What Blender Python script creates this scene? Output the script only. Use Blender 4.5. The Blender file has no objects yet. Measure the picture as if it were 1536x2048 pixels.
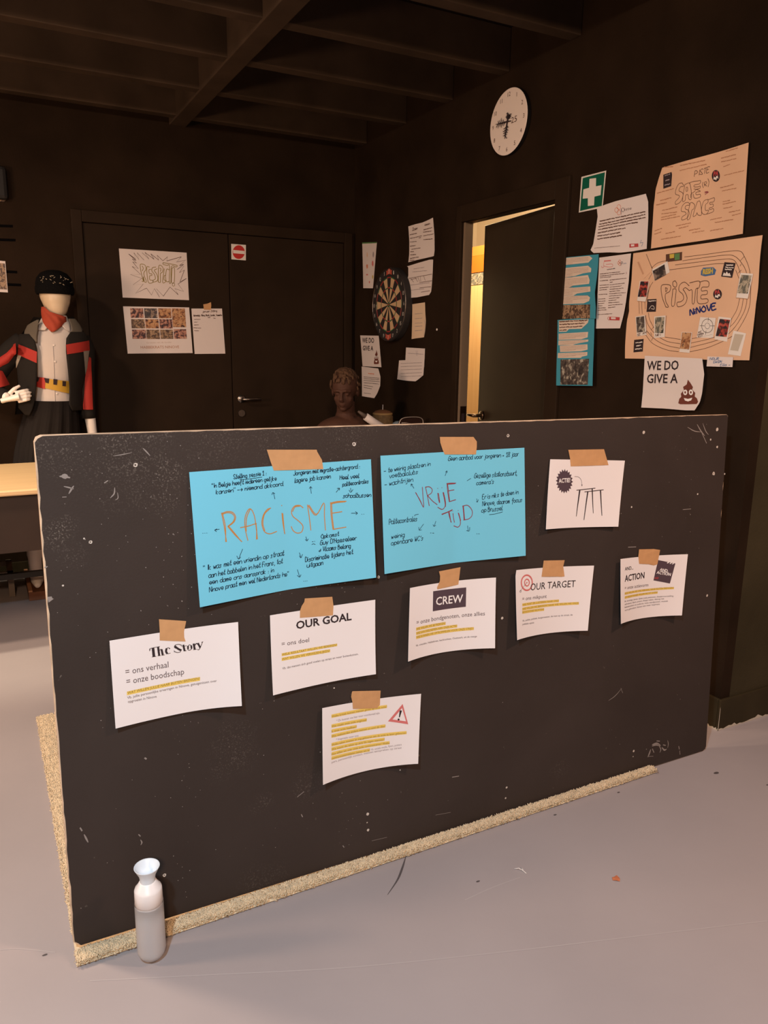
import bpy, bmesh, math, random
import numpy as np
from mathutils import Vector, Matrix
from mathutils.geometry import tessellate_polygon
SC = bpy.context.scene
COL = SC.collection
# ------------------------------------------------------------------ camera
F = 1526.02                                    # focal length in pixels of the 1536x2048 frame
CR = np.array([0.88574317, -0.46400193, 0.01269809])
CU = np.array([0.08726386, 0.19332363, 0.97724664])
CK = np.array([0.45589917, 0.86448145, -0.21172569])
CC = np.array([0.0, 0.0, 1.41301895])
cam = bpy.data.cameras.new('camera'); camo = bpy.data.objects.new('camera', cam); COL.objects.link(camo)
cam.sensor_fit = 'VERTICAL'; cam.sensor_height = 32.0; cam.lens = F / 2048 * 32.0; cam.clip_start = 0.05
M = Matrix.Identity(4)
for i in range(3):
    M[i][0] = CR[i]; M[i][1] = CU[i]; M[i][2] = -CK[i]; M[i][3] = CC[i]
camo.matrix_world = M
SC.camera = camo
# ------------------------------------------------------------------ world, lamps, exposure
SC.view_settings.view_transform = 'Standard'; SC.view_settings.look = 'None'
SC.view_settings.gamma = 1; SC.view_settings.use_curve_mapping = False
SC.view_settings.exposure = 0.0
wd = bpy.data.worlds.new('world'); SC.world = wd; wd.use_nodes = True
wd.node_tree.nodes['Background'].inputs[0].default_value = (1, .62, .42, 1)
wd.node_tree.nodes['Background'].inputs[1].default_value = 0.02
def lamp(kind, name, loc, target, power, color, size=.2, spot=90, blend=.6):
    tube = kind == 'TUBE'; kind = 'AREA' if tube else kind
    l = bpy.data.lights.new(name, kind); l.energy = power; l.color = color
    if tube: l.shape = 'RECTANGLE'; l.size = .04; l.size_y = size
    elif kind == 'AREA': l.shape = 'DISK'; l.size = size
    elif kind == 'SPOT': l.spot_size = math.radians(spot); l.spot_blend = blend; l.shadow_soft_size = size
    else: l.shadow_soft_size = size
    o = bpy.data.objects.new(name, l); COL.objects.link(o); o.location = loc
    o.rotation_euler = (Vector(target) - Vector(loc)).to_track_quat('-Z', 'Y').to_euler()
    return o
LAMPS = [
 ('AREA', 'ceiling_panel', (-0.6, -1.6, 2.62), (1.2, 3.5, 1.3), 88.0, (1.000, 0.667, 0.433), .35),
 ('AREA', 'ceiling_downlight', (-1.0, 3.0, 2.68), (-0.9, 3.1, 0), 54.0, (1.000, 0.74, 0.54), 0.25),
 ('AREA', 'ceiling_downlight', (-0.5, 0.05, 2.68), (-0.35, .3, 0), 70.0, (0.549, 0.805, 1.000), 0.13),
 ('AREA', 'ceiling_downlight', (2.3, 0.2, 2.68), (2.3, 0.3, 0), 46.0, (1.000, 0.630, 0.457), 0.25),
 ('AREA', 'left_lamp', (-2.2, 2.4, 1.6), (2.4, 3.3, 2.1), 56.0, (1.000, 0.652, 0.429), 0.5),
 ('SPOT', 'table_spot', (-0.9, 3.55, 2.6), (-0.1, 4.0, 0.75), 200.0, (1.000, 0.84, 0.62), 0.05, 46, 0.6),
 ('POINT', 'next_room_lamp', (2.85, 4.3, 2.5), (3, 4, 0), 185.0, (1.000, 0.760, 0.480), 0.15),
 ('TUBE', 'door_leaf_glow_fill', (2.50, 4.2, 1.0), (2.50, 3.0, 1.0), 3.2, (1.000, 0.70, 0.36), 1.7),  # added strip, out of view, to throw a glow on the door leaf
]
for a_ in LAMPS: lamp(*a_)
# ------------------------------------------------------------------ helpers
def srgb(*c):
    return tuple(((v / 255) / 12.92 if v / 255 <= .04045 else ((v / 255 + .055) / 1.055) ** 2.4) for v in c) + (1,)
MATS = {}
def mat(name, col, rough=.6, metal=0, var=.0, scale=8, bump=0, bscale=60, spec=.5, trans=0, ior=1.45, sheen=0):
    if name in MATS: return MATS[name]
    m = bpy.data.materials.new(name); m.use_nodes = True; nt = m.node_tree; b = nt.nodes['Principled BSDF']
    if len(col) == 3: col = tuple(col) + (1,)
    b.inputs['Base Color'].default_value = col; b.inputs['Roughness'].default_value = rough
    b.inputs['Metallic'].default_value = metal; b.inputs['Specular IOR Level'].default_value = spec
    b.inputs['Transmission Weight'].default_value = trans; b.inputs['IOR'].default_value = ior
    if sheen: b.inputs['Sheen Weight'].default_value = sheen
    tc = nt.nodes.new('ShaderNodeTexCoord')
    if var:
        n = nt.nodes.new('ShaderNodeTexNoise'); n.inputs['Scale'].default_value = scale; n.inputs['Detail'].default_value = 5
        nt.links.new(tc.outputs['Object'], n.inputs['Vector'])
        r = nt.nodes.new('ShaderNodeValToRGB'); r.color_ramp.elements[0].position = .3; r.color_ramp.elements[1].position = .7
        r.color_ramp.elements[0].color = tuple(c * (1 - var) for c in col[:3]) + (1,)
        r.color_ramp.elements[1].color = tuple(min(1, c * (1 + var)) for c in col[:3]) + (1,)
        nt.links.new(n.outputs['Fac'], r.inputs['Fac']); nt.links.new(r.outputs['Color'], b.inputs['Base Color'])
    if bump:
        n2 = nt.nodes.new('ShaderNodeTexNoise'); n2.inputs['Scale'].default_value = bscale; n2.inputs['Detail'].default_value = 4
        nt.links.new(tc.outputs['Object'], n2.inputs['Vector'])
        bp = nt.nodes.new('ShaderNodeBump'); bp.inputs['Strength'].default_value = bump; bp.inputs['Distance'].default_value = .01
        nt.links.new(n2.outputs['Fac'], bp.inputs['Height']); nt.links.new(bp.outputs['Normal'], b.inputs['Normal'])
    MATS[name] = m
    return m
def tag(o, label=None, cat=None, group=None, kind=None):
    if label: o['label'] = label
    if cat: o['category'] = cat
    if group: o['group'] = group
    if kind: o['kind'] = kind
    return o
def root(name, loc, label, cat, group=None):
    o = bpy.data.objects.new(name, None); o.empty_display_size = .05; COL.objects.link(o); o.location = tuple(loc)
    return tag(o, label, cat, group)
def wloc(o):
    v = Vector((0, 0, 0))
    while o is not None: v = v + o.location; o = o.parent
    return v
def mk(name, V, Fc, m, parent=None, smooth=False, fm=None, kind=None):
    """one mesh object from world-space vertices; m may be a list of materials with fm the index per face"""
    V = np.asarray(V, float)
    if parent is not None: org = np.array(wloc(parent))
    else: org = np.array([(V[:, 0].min() + V[:, 0].max()) / 2, (V[:, 1].min() + V[:, 1].max()) / 2, V[:, 2].min()])
    me = bpy.data.meshes.new(name); me.from_pydata((V - org).tolist(), [], [tuple(f) for f in Fc]); me.update()
    for mm in (m if isinstance(m, (list, tuple)) else [m]): me.materials.append(mm)
    if fm is not None: me.polygons.foreach_set('material_index', fm)
    if smooth: me.polygons.foreach_set('use_smooth', [True] * len(me.polygons))
    o = bpy.data.objects.new(name, me); COL.objects.link(o)
    if parent is not None: o.parent = parent
    else: o.location = org
    if kind: o['kind'] = kind
    return o
class G:
    """geometry accumulator"""
    def __init__(s): s.V = []; s.F = []; s.m = []
    def add(s, V, Fc, mi=0):
        n = len(s.V); s.V += [tuple(v) for v in V]; s.F += [tuple(i + n for i in f) for f in Fc]; s.m += [mi] * len(Fc); return s
    def box(s, x0, x1, y0, y1, z0, z1, mi=0):
        V = [(x, y, z) for x in (x0, x1) for y in (y0, y1) for z in (z0, z1)]
        return s.add(V, [(0, 1, 3, 2), (4, 6, 7, 5), (0, 4, 5, 1), (2, 3, 7, 6), (0, 2, 6, 4), (1, 5, 7, 3)], mi)
    def hexa(s, P, mi=0):   # P: 4 bottom/front pts then 4 top/back pts, same order
        return s.add(P, [(0, 1, 2, 3)[::-1], (4, 5, 6, 7), (0, 1, 5, 4), (1, 2, 6, 5), (2, 3, 7, 6), (3, 0, 4, 7)], mi)
    def tube(s, P, R, n=10, mi=0, cap=True, flat=1.0):
        P = [np.array(p, float) for p in P]
        if not hasattr(R, '__len__'): R = [R] * len(P)
        up = None; rings = []
        for i, p in enumerate(P):
            t = P[min(i + 1, len(P) - 1)] - P[max(i - 1, 0)]; t = t / (np.linalg.norm(t) + 1e-12)
            if up is None: up = np.array([0, 0, 1.]) if abs(t[2]) < .9 else np.array([1., 0, 0])
            a = np.cross(t, up); a /= np.linalg.norm(a); b = np.cross(a, t); up = b
            rings.append([p + R[i] * (a * math.cos(2 * math.pi * k / n) + b * flat * math.sin(2 * math.pi * k / n)) for k in range(n)])
        V = [v for r in rings for v in r]; Fc = []
        for i in range(len(P) - 1):
            for k in range(n): Fc.append((i * n + k, i * n + (k + 1) % n, (i + 1) * n + (k + 1) % n, (i + 1) * n + k))
        if cap: Fc += [tuple(range(n))[::-1], tuple(range((len(P) - 1) * n, len(P) * n))]
        return s.add(V, Fc, mi)
    def lathe(s, c, prof, n=32, mi=0, axis=None):
        """profile (r, h) revolved round the axis (default z) through c"""
        ax = np.array(axis if axis is not None else (0, 0, 1.), float); ax /= np.linalg.norm(ax)
        u = np.array([1., 0, 0]) if abs(ax[0]) < .9 else np.array([0, 1., 0]); a = np.cross(ax, u); a /= np.linalg.norm(a); b = np.cross(ax, a)
        V = []; Fc = []; c = np.array(c, float)
        for r, h in prof:
            for k in range(n):
                t = 2 * math.pi * k / n; V.append(c + ax * h + r * (a * math.cos(t) + b * math.sin(t)))
        for i in range(len(prof) - 1):
            for k in range(n): Fc.append((i * n + k, i * n + (k + 1) % n, (i + 1) * n + (k + 1) % n, (i + 1) * n + k))
        return s.add(V, Fc, mi)
    def ball(s, c, r, n=12, mi=0, rot=None):
        r = np.array(r if hasattr(r, '__len__') else (r, r, r), float); c = np.array(c, float); V = []; Fc = []
        for i in range(n + 1):
            ph = math.pi * i / n
            for k in range(2 * n):
                th = math.pi * k / n; v = np.array([math.sin(ph) * math.cos(th), math.sin(ph) * math.sin(th), math.cos(ph)]) * r
                if rot is not None: v = rot @ v
                V.append(c + v)
        for i in range(n):
            for k in range(2 * n): Fc.append((i * 2 * n + k, i * 2 * n + (k + 1) % (2 * n), (i + 1) * 2 * n + (k + 1) % (2 * n), (i + 1) * 2 * n + k))
        return s.add(V, Fc, mi)
    def obj(s, name, m, parent=None, smooth=False, kind=None, bevel=0, remesh=0, smoothit=0):
        o = mk(name, s.V, s.F, m, parent, smooth, s.m if isinstance(m, (list, tuple)) and len(m) > 1 else None, kind)
        if bevel:
            md = o.modifiers.new('bevel', 'BEVEL'); md.width = bevel; md.segments = 2; md.limit_method = 'ANGLE'
        if remesh:
            md = o.modifiers.new('remesh', 'REMESH'); md.mode = 'VOXEL'; md.voxel_size = remesh; md.use_smooth_shade = True
            if smoothit:
                md = o.modifiers.new('sm', 'SMOOTH'); md.iterations = smoothit; md.factor = .5
        return o
# ---- image <-> world: rays of the calibrated camera, used to survey points on real planes
def rays(P):
    P = np.atleast_2d(np.asarray(P, float))
    return CK + np.outer((P[:, 0] - 768) / F, CR) - np.outer((P[:, 1] - 1024) / F, CU)
def at(px, py, ax, val):
    d = rays([(px, py)])[0]; return CC + d * (val - CC[ax]) / d[ax]
class Plane:
    def __init__(s, O, A, U):
        s.O = np.array(O, float); s.A = np.array(A, float); s.U = np.array(U, float); s.N = np.cross(s.A, s.U)
    def hit(s, P, d=0.0):
        D = rays(P); t = ((s.O - CC) @ s.N + d) / (D @ s.N); X = CC + D * t[:, None] - s.O
        return np.stack([X @ s.A, X @ s.U], 1)
    def world(s, L, d=0.0):
        L = np.atleast_2d(L); d = np.broadcast_to(d, (len(L),))
        return s.O + np.outer(L[:, 0], s.A) + np.outer(L[:, 1], s.U) + np.outer(d, s.N)
XW, YB, YC = 2.3865, 5.017, 1.7717             # poster wall x, back wall y, outer-corner wall y
a0 = -0.0074698; lean = 0.0546086; br = -0.0078
_a = np.array([math.cos(a0), math.sin(a0), 0]); _n = np.array([-math.sin(a0), math.cos(a0), 0])
_u = np.array([0, 0, 1.]) * math.cos(lean) + _n * math.sin(lean)
BW, BH = 2.1304, 1.2035
BOARD = Plane((0.0825643, 1.69511629, 0.02), _a * math.cos(br) + _u * math.sin(br), -_a * math.sin(br) + _u * math.cos(br))
SIDE = Plane((XW, YB, 0), (0, -1, 0), (0, 0, 1))
BACK = Plane((0, YB, 0), (1, 0, 0), (0, 0, 1))
FLOOR = Plane((0, 0, 0), (1, 0, 0), (0, 1, 0))
def K(x0, y0, s):
    """zoomed-crop coordinates -> photograph pixels"""
    return lambda pts: [(x0 + p[0] / s, y0 + p[1] / s) for p in pts]
def crom(P, k=4):
    P = [np.array(p, float) for p in P]
    if len(P) < 3: return P
    Q = [2 * P[0] - P[1]] + P + [2 * P[-1] - P[-2]]; out = []
    for i in range(1, len(Q) - 2):
        for j in range(k):
            t = j / k; a, b, c, d = Q[i - 1], Q[i], Q[i + 1], Q[i + 2]
            out.append(.5 * ((2 * b) + (-a + c) * t + (2 * a - 5 * b + 4 * c - d) * t * t + (-a + 3 * b - 3 * c + d) * t ** 3))
    return out + [P[-1]]
# single-stroke handwriting alphabet: tokens xy on a 0-9 grid, baseline 2, x-height 6, capitals 9
HW = {'a': '46 26 05 03 12 32 44|46 43 52', 'b': '19 03 12 32 44 36 16 04', 'c': '45 26 05 03 22 43', 'd': '45 26 05 03 22 43|49 43 52',
 'e': '04 44 36 16 04 13 22 43', 'f': '48 39 28 20|06 46', 'g': '45 26 05 03 22 43|46 41 20 10', 'h': '09 02|04 26 45 42', 'i': '06 02|08 07',
 'j': '26 21 10 00|28 27', 'k': '09 02|36 04 32', 'l': '19 03 12 23', 'm': '06 02|04 16 25 22|24 36 45 42', 'n': '06 02|04 26 45 42',
 'o': '26 05 03 22 43 45 26', 'p': '16 00|05 26 45 43 22 03', 'q': '45 26 05 03 22 43|46 40', 'r': '06 02|04 16 36', 's': '45 26 15 33 22 02',
 't': '29 13 22 33|07 36', 'u': '06 03 12 32 44|46 42', 'v': '06 22 46', 'w': '06 12 25 32 46', 'x': '06 42|46 02', 'y': '06 13 24|46 10',
 'z': '06 46 02 42', 'A': '02 29 42|15 35', 'B': '02 09 38 27 06 36 44 32 02', 'C': '48 29 06 04 22 43', 'D': '02 09 38 46 43 22 02',
 'E': '49 09 02 42|06 36', 'F': '49 09 02|06 36', 'G': '48 29 05 03 22 43 45 25', 'H': '09 02|49 42|06 46', 'I': '29 22', 'J': '39 33 12 03',
 'K': '09 02|49 05 42', 'L': '09 02 42', 'M': '02 09 25 49 42', 'N': '02 09 42 49', 'O': '29 06 04 22 43 46 29', 'P': '02 09 38 46 25 05',
 'R': '02 09 38 36 05 42', 'S': '48 29 07 34 42 22 03', 'T': '09 49|29 22', 'U': '09 03 22 43 49', 'V': '09 22 49', 'W': '09 12 26 32 49', 'Z': '09 49 02 42',
 '1': '07 29 22|02 42', '8': '26 08 29 48 26 04 22 43 26', '+': '25 23|04 44', '-': '04 44', '.': '02 12', ',': '12 00', ':': '05 14|02 12',
 "'": '19 07', '"': '09 07|29 27', '&': '46 24 03 22 44', '>': '04 44|26 44 22', '?': '07 29 47 25 24|22 23', '!': '29 24|22 23', '(': '29 05 20', ')': '09 25 00', '=': '05 45|03 43'}
HWW = {'i': 1.6, 'l': 2.6, 'j': 3, 't': 3.6, 'r': 3.8, '.': 2, ',': 2, ':': 2, "'": 1.6, '"': 3, ' ': 3.2, 'I': 3, '1': 4.4}
_tc = {}
def font_mesh(s, bold):
    key = (s, bold)
    if key in _tc: return _tc[key]
    c = bpy.data.curves.new('t', 'FONT'); c.body = s; c.size = 1; c.fill_mode = 'FRONT'; c.offset = bold; c.resolution_u = 2
    o = bpy.data.objects.new('t', c); COL.objects.link(o); dg = bpy.context.evaluated_depsgraph_get(); dg.update()
    me = bpy.data.meshes.new_from_object(o.evaluated_get(dg))
    V = np.array([v.co[:2] for v in me.vertices]); Fc = [tuple(p.vertices) for p in me.polygons]
    bpy.data.objects.remove(o); bpy.data.meshes.remove(me); bpy.data.curves.remove(c)
    _tc[key] = (V, Fc); return _tc[key]
CAPH = font_mesh('H', 0)[0][:, 1].max()
class Sheet:
    """a sheet lying on a plane: pixel corners TL TR BR BL surveyed on the plane, with curl/fold relief"""
    def __init__(s, plane, q, dspec=None, base=.0012, edges=None, grid=(18, 12)):
        s.p = plane; s.base = base; s.spec = dspec or (lambda a, b: 0 * a); s.grid = grid; s.acc = {}
        ab = np.array([(0, 0), (1, 0), (1, 1), (0, 1)], float)
        dc = s.spec(ab[:, 0], ab[:, 1]) + base
        s.Q = np.array([plane.hit([q[i]], dc[i])[0] for i in range(4)]); s.edges = edges or {}; s.qpx = q
        s.cnt = 0
    def inv(s, L):
        L = np.atleast_2d(L); TL, TR, BR, BL = s.Q; a = np.full(len(L), .5); b = np.full(len(L), .5)
        e, f, g = TR - TL, BL - TL, TL - TR + BR - BL
        for _ in range(6):
            r = TL + np.outer(a, e) + np.outer(b, f) + np.outer(a * b, g) - L
            Ja = e + np.outer(b, g); Jb = f + np.outer(a, g); det = Ja[:, 0] * Jb[:, 1] - Ja[:, 1] * Jb[:, 0]
            da = (r[:, 0] * Jb[:, 1] - r[:, 1] * Jb[:, 0]) / det; db = (Ja[:, 0] * r[:, 1] - Ja[:, 1] * r[:, 0]) / det
            a = np.clip(a - da, -.3, 1.3); b = np.clip(b - db, -.3, 1.3)
        return a, b
    def d(s, L):
        a, b = s.inv(L); return s.spec(a, b) + s.base
    def hit(s, P):
        d = np.zeros(len(P)) + s.base
        for _ in range(6):
            L = s.p.hit(P, d); d = s.d(L)
        return L
    def world(s, L, off=0.0): return s.p.world(L, s.d(L) + off)
    def mpp(s, p):
        h = s.hit([p, (p[0], p[1] - 6)]); return np.linalg.norm(h[1] - h[0]) / 6
    def build(s, name, label, cat, m, group=None, part='paper'):
        nu, nv = s.grid; TL, TR, BR, BL = s.Q
        def edge(k, p, q):
            if k in s.edges: P = s.hit([tuple(x) for x in s.edges[k]]); P = np.vstack([p, P, q])
            else: P = np.array([p, q])
            dl = np.r_[0, np.cumsum(np.linalg.norm(np.diff(P, axis=0), axis=1))]; dl /= dl[-1]
            return lambda t: np.array([np.interp(t, dl, P[:, 0]), np.interp(t, dl, P[:, 1])])
        top, bot, lef, rig = edge('t', TL, TR), edge('b', BL, BR), edge('l', TL, BL), edge('r', TR, BR)
        L = []
        for j in range(nv + 1):
            v = j / nv
            for i in range(nu + 1):
                u = i / nu
                L.append((1 - v) * top(u) + v * bot(u) + (1 - u) * lef(v) + u * rig(v) - ((1 - u) * (1 - v) * TL + u * (1 - v) * TR + (1 - u) * v * BL + u * v * BR))
        L = np.array(L); W = s.world(L); B = s.world(L, -.0003); n = len(L); Fc = []; w = nu + 1
        for j in range(nv):
            for i in range(nu):
                a = j * w + i; Fc.append((a, a + w, a + w + 1, a + 1)); Fc.append((n + a, n + a + 1, n + a + w + 1, n + a + w))
        rim = [i for i in range(nu)] + [j * w + nu for j in range(nv)] + [nv * w + nu - i for i in range(nu)] + [(nv - j) * w for j in range(nv)]
        RV = np.vstack([W[rim], B[rim]]); m_ = len(rim); n2 = 2 * n
        for i in range(m_): j = (i + 1) % m_; Fc.append((n2 + i, n2 + j, n2 + m_ + j, n2 + m_ + i))
        loc = s.world(((TL + TR) / 2)[None])[0]; zb = W[:, 2].min()
        s.root = root(name, (loc[0], loc[1], zb), label, cat, group)
        o = mk(part, np.vstack([W, B, RV]), Fc, m, s.root, smooth=True)
        for p in o.data.polygons[2 * nu * nv:]: p.use_smooth = False
        for (nm, mn), (V, Fc) in s.acc.items():
            if len(V): mk(nm.split('#')[0], V, Fc, MATS[mn], s.root)
        return s
    def uq(s, nm):
        if nm in ('lettering', 'handwriting', 'highlight', 'clipping', 'clipping_text', 'table_lines', 'numeral'): s.cnt += 1; return '%s#%d' % (nm, s.cnt)
        return nm
    def put(s, nm, m, L, Fc, off):
        V, FF = s.acc.setdefault((nm, m.name if not isinstance(m, str) else m), ([], []))
        n = len(V); V += s.world(L, off).tolist(); FF += [tuple(i + n for i in f) for f in Fc]
    def ink(s, lines, wpx, m, nm0='drawing', off=.0005, smooth=True):
        nm = nm0
        """pen strokes given in pixels"""
        for ln in lines:
            if nm0 in ('handwriting', 'table_lines'): nm = s.uq(nm0)
            L = s.hit(ln); w = wpx * s.mpp(ln[0]); s.stroke(L, w, m, nm, off, smooth)
    def stroke(s, L, w, m, nm, off, smooth=True):
        P = crom(L, 4) if smooth and len(L) > 2 else [np.array(p) for p in L]
        P = np.array(P); T = np.gradient(P, axis=0) if len(P) > 1 else np.array([[1, 0]])
        T /= (np.linalg.norm(T, axis=1)[:, None] + 1e-12); Nn = np.stack([-T[:, 1], T[:, 0]], 1) * w / 2
        P = np.vstack([P[0] - T[0] * w * .3, P[1:-1], P[-1] + T[-1] * w * .3]) if len(P) > 2 else P
        V = np.vstack([P + Nn, P - Nn]); n = len(P)
        s.put(nm, m, V, [(i, n + i, n + i + 1, i + 1) for i in range(n - 1)], off)
    def fill(s, P, m, nm='drawing', off=.0004, cell=.02):
        L = s.hit(P); s.fillL(L, m, s.uq(nm), off, cell)
    def fillL(s, L, m, nm, off, cell=.02):
        L = np.asarray(L); bm = bmesh.new()
        vs = [bm.verts.new((p[0], p[1], 0)) for p in L]
        for t in tessellate_polygon([[Vector((p[0], p[1], 0)) for p in L]]):
            try: bm.faces.new([vs[i] for i in t])
            except ValueError: pass
        for ax in (0, 1):
            lo, hi = L[:, ax].min(), L[:, ax].max(); k = int((hi - lo) / cell)
            for i in range(1, k + 1):
                co = [0, 0, 0]; no = [0, 0, 0]; co[ax] = lo + (hi - lo) * i / (k + 1); no[ax] = 1
                bmesh.ops.bisect_plane(bm, geom=bm.verts[:] + bm.edges[:] + bm.faces[:], plane_co=co, plane_no=no)
        bmesh.ops.recalc_face_normals(bm, faces=bm.faces[:])
        bm.verts.index_update(); V = np.array([v.co[:2] for v in bm.verts]); Fc = []
        for f in bm.faces:
            ix = [v.index for v in f.verts]; Fc.append(ix if f.normal.z > 0 else ix[::-1])
        bm.free(); s.put(nm, m, V, Fc, off)
    def frame(s, p0, p1, hpx):
        L = s.hit([p0, p1]); e = L[1] - L[0]; w = np.linalg.norm(e); e = e / w; u = np.array([-e[1], e[0]]); return L[0], e, u, w, hpx * s.mpp(p0)
    def text(s, st, p0, p1, hpx, m, nm='lettering', bold=0, off=.0005, shear=0):
        nm = s.uq(nm); V, Fc = font_mesh(st, bold); O, e, u, w, h = s.frame(p0, p1, hpx)
        x0, x1 = V[:, 0].min(), V[:, 0].max(); X = (V[:, 0] - x0) / (x1 - x0) * w; Y = V[:, 1] / CAPH * h
        L = O + np.outer(X + shear * Y, e) + np.outer(Y, u); s.put(nm, m, L, Fc, off)
    def hand(s, st, p0, p1, hpx, m, wpx=1.1, nm='handwriting', off=.0005, slant=.15, seed=1):
        nm = s.uq(nm); rnd = random.Random(seed + len(st)); O, e, u, w, h = s.frame(p0, p1, hpx); x = 0; S = []
        for ch in st:
            g = HW.get(ch)
            if g:
                dy = rnd.uniform(-.25, .25); sx = rnd.uniform(.85, 1.1)
                for ln in g.split('|'):
                    S.append([(x + int(t[0]) * sx + slant * (int(t[1]) - 2) + rnd.uniform(-.15, .15), int(t[1]) - 2 + dy + rnd.uniform(-.15, .15)) for t in ln.split()])
            x += HWW.get(ch, 5.0)
        k = w / x; ky = h / 7; ww = wpx * s.mpp(p0)
        for ln in S:
            L = np.array([O + e * (a * k) + u * (b * ky) for a, b in ln]); s.stroke(L, ww, m, nm, off)
    def scrib(s, p0, p1, hpx, m, nm='lettering', seed=0, off=.0005):
        """a line of print too small to be read in the photograph: a row of short worn word marks"""
        nm = s.uq(nm); rnd = random.Random(seed); O, e, u, w, h = s.frame(p0, p1, hpx); x = 0
        while x < w:
            l = min(rnd.uniform(1.2, 4.5) * h * 1.3, w - x); k = max(2, int(l / (h * .6))); P = [O + e * (x + l * i / k) + u * (h * rnd.uniform(.3, .62)) for i in range(k + 1)]
            s.stroke(np.array(P), h * rnd.uniform(.5, .7), m, nm, off, False); x += l + h * .7
    def photo(s, q, m, nm='photo', off=.0004, n=4):
        Q = s.hit(q); L = []; Fc = []
        for j in range(n + 1):
            for i in range(n + 1):
                u, v = i / n, j / n; L.append((1 - u) * (1 - v) * Q[0] + u * (1 - v) * Q[1] + u * v * Q[2] + (1 - u) * v * Q[3])
        for j in range(n):
            for i in range(n): a = j * (n + 1) + i; Fc.append((a, a + n + 1, a + n + 2, a + 1))
        V = s.world(np.array(L), off); mk(nm, V, Fc, m, s.root)
#MATERIALS
# ------------------------------------------------------------------ materials
M_wall = mat('black_wall_paint', (.0205, .0120, .0072), .75, spec=.04, var=.25, scale=3, bump=.12, bscale=120)
M_ceil = mat('black_ceiling', (.012, .008, .007), .8, spec=.05)
M_joist = mat('dark_joist_paint', (.055, .036, .024), .7, var=.2, scale=5, spec=.1)
M_door = mat('dark_door_paint', (.024, .0140, .0080), .6, spec=.08, var=.15, scale=4)
M_trim = mat('dark_trim_paint', (.034, .025, .012), .6, spec=.15, var=.2, scale=6)
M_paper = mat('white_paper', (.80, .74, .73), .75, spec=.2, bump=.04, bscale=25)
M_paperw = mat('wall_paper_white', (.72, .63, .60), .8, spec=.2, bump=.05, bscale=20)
M_blue = mat('turquoise_paper', (.17, .56, .75), .75, spec=.2, bump=.04, bscale=20)
M_teal = mat('teal_paper', (.05, .27, .36), .8, spec=.2)
M_orange = mat('peach_paper', (.72, .45, .29), .8, spec=.2, var=.04, scale=6, bump=.05, bscale=15)
M_black = mat('black_ink', (.035, .022, .024), .7, spec=.2)
M_grey = mat('grey_ink', (.13, .095, .10), .7, spec=.2)
M_lgrey = mat('faint_ink', (.33, .27, .28), .7, spec=.2)
M_pen = mat('dark_blue_pen', (.01, .03, .06), .7, spec=.2)
M_brownpen = mat('brown_marker', (.50, .22, .06), .7, spec=.2)
M_redpen = mat('red_marker', (.25, .045, .06), .7, spec=.2)
M_wpen = mat('brown_pen', (.10, .045, .03), .7, spec=.2)
M_fpen = mat('faint_red_pen', (.42, .20, .11), .7, spec=.2)
M_bluepen = mat('blue_marker', (.02, .03, .14), .7, spec=.2)
M_yell = mat('yellow_highlight', (.80, .56, .13), .75, spec=.2)
M_ygrey = mat('ochre_ink', (.26, .16, .03), .75, spec=.2)
M_box = mat('print_dark_plum', (.085, .055, .068), .7, spec=.2)
M_white = mat('print_white', (.85, .80, .78), .7, spec=.2)
M_red = mat('print_red', (.45, .06, .06), .7, spec=.2)
M_pink = mat('print_pale_red', (.62, .17, .16), .7, spec=.2)
M_green = mat('sign_green', (.0, .10, .055), .45)
M_signr = mat('sign_red', (.50, .02, .015), .45)
M_signw = mat('sign_white', (.75, .68, .62), .5)
M_tape = mat('brown_paper_tape', (.56, .30, .135), .65, var=.06, scale=40, spec=.35, bump=.05, bscale=50)
M_edge = mat('pale_wood_edge', (.62, .44, .30), .6, var=.3, scale=20)
M_fill = mat('white_filler', (.55, .48, .42), .8)
M_chip = mat('grey_chip', (.26, .22, .20), .8)
M_chrome = mat('brushed_metal', (.35, .30, .26), .3, metal=1)
M_dmetal = mat('dark_metal', (.12, .08, .05), .35, metal=1)
M_poop = mat('print_brown', (.16, .045, .03), .7, spec=.2)
M_yprint = mat('print_yellow', (.55, .40, .07), .7, spec=.2)
M_bprint = mat('print_blue', (.06, .14, .30), .7, spec=.2)
M_gprint = mat('print_green', (.10, .22, .08), .7, spec=.2)
M_oprint = mat('print_orange', (.65, .22, .12), .7, spec=.2)
def photo_mat(name, cols, sc=60, seed=0):
    m = bpy.data.materials.new(name); m.use_nodes = True; nt = m.node_tree; b = nt.nodes['Principled BSDF']; b.inputs['Roughness'].default_value = .5
    tc = nt.nodes.new('ShaderNodeTexCoord'); mp = nt.nodes.new('ShaderNodeMapping'); mp.inputs['Location'].default_value = (seed * 3.7, seed * 1.3, seed * 2.1)
    n = nt.nodes.new('ShaderNodeTexNoise'); n.inputs['Scale'].default_value = sc; n.inputs['Detail'].default_value = 2; n.inputs['Distortion'].default_value = .6
    r = nt.nodes.new('ShaderNodeValToRGB'); r.color_ramp.interpolation = 'EASE'
    while len(r.color_ramp.elements) < len(cols): r.color_ramp.elements.new(.5)
    for i, c in enumerate(cols):
        r.color_ramp.elements[i].position = .30 + .40 * i / max(1, len(cols) - 1); r.color_ramp.elements[i].color = tuple(c) + (1,)
    nt.links.new(tc.outputs['Object'], mp.inputs['Vector']); nt.links.new(mp.outputs['Vector'], n.inputs['Vector'])
    nt.links.new(n.outputs['Fac'], r.inputs['Fac']); nt.links.new(r.outputs['Color'], b.inputs['Base Color']); MATS[name] = m; return m
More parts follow.
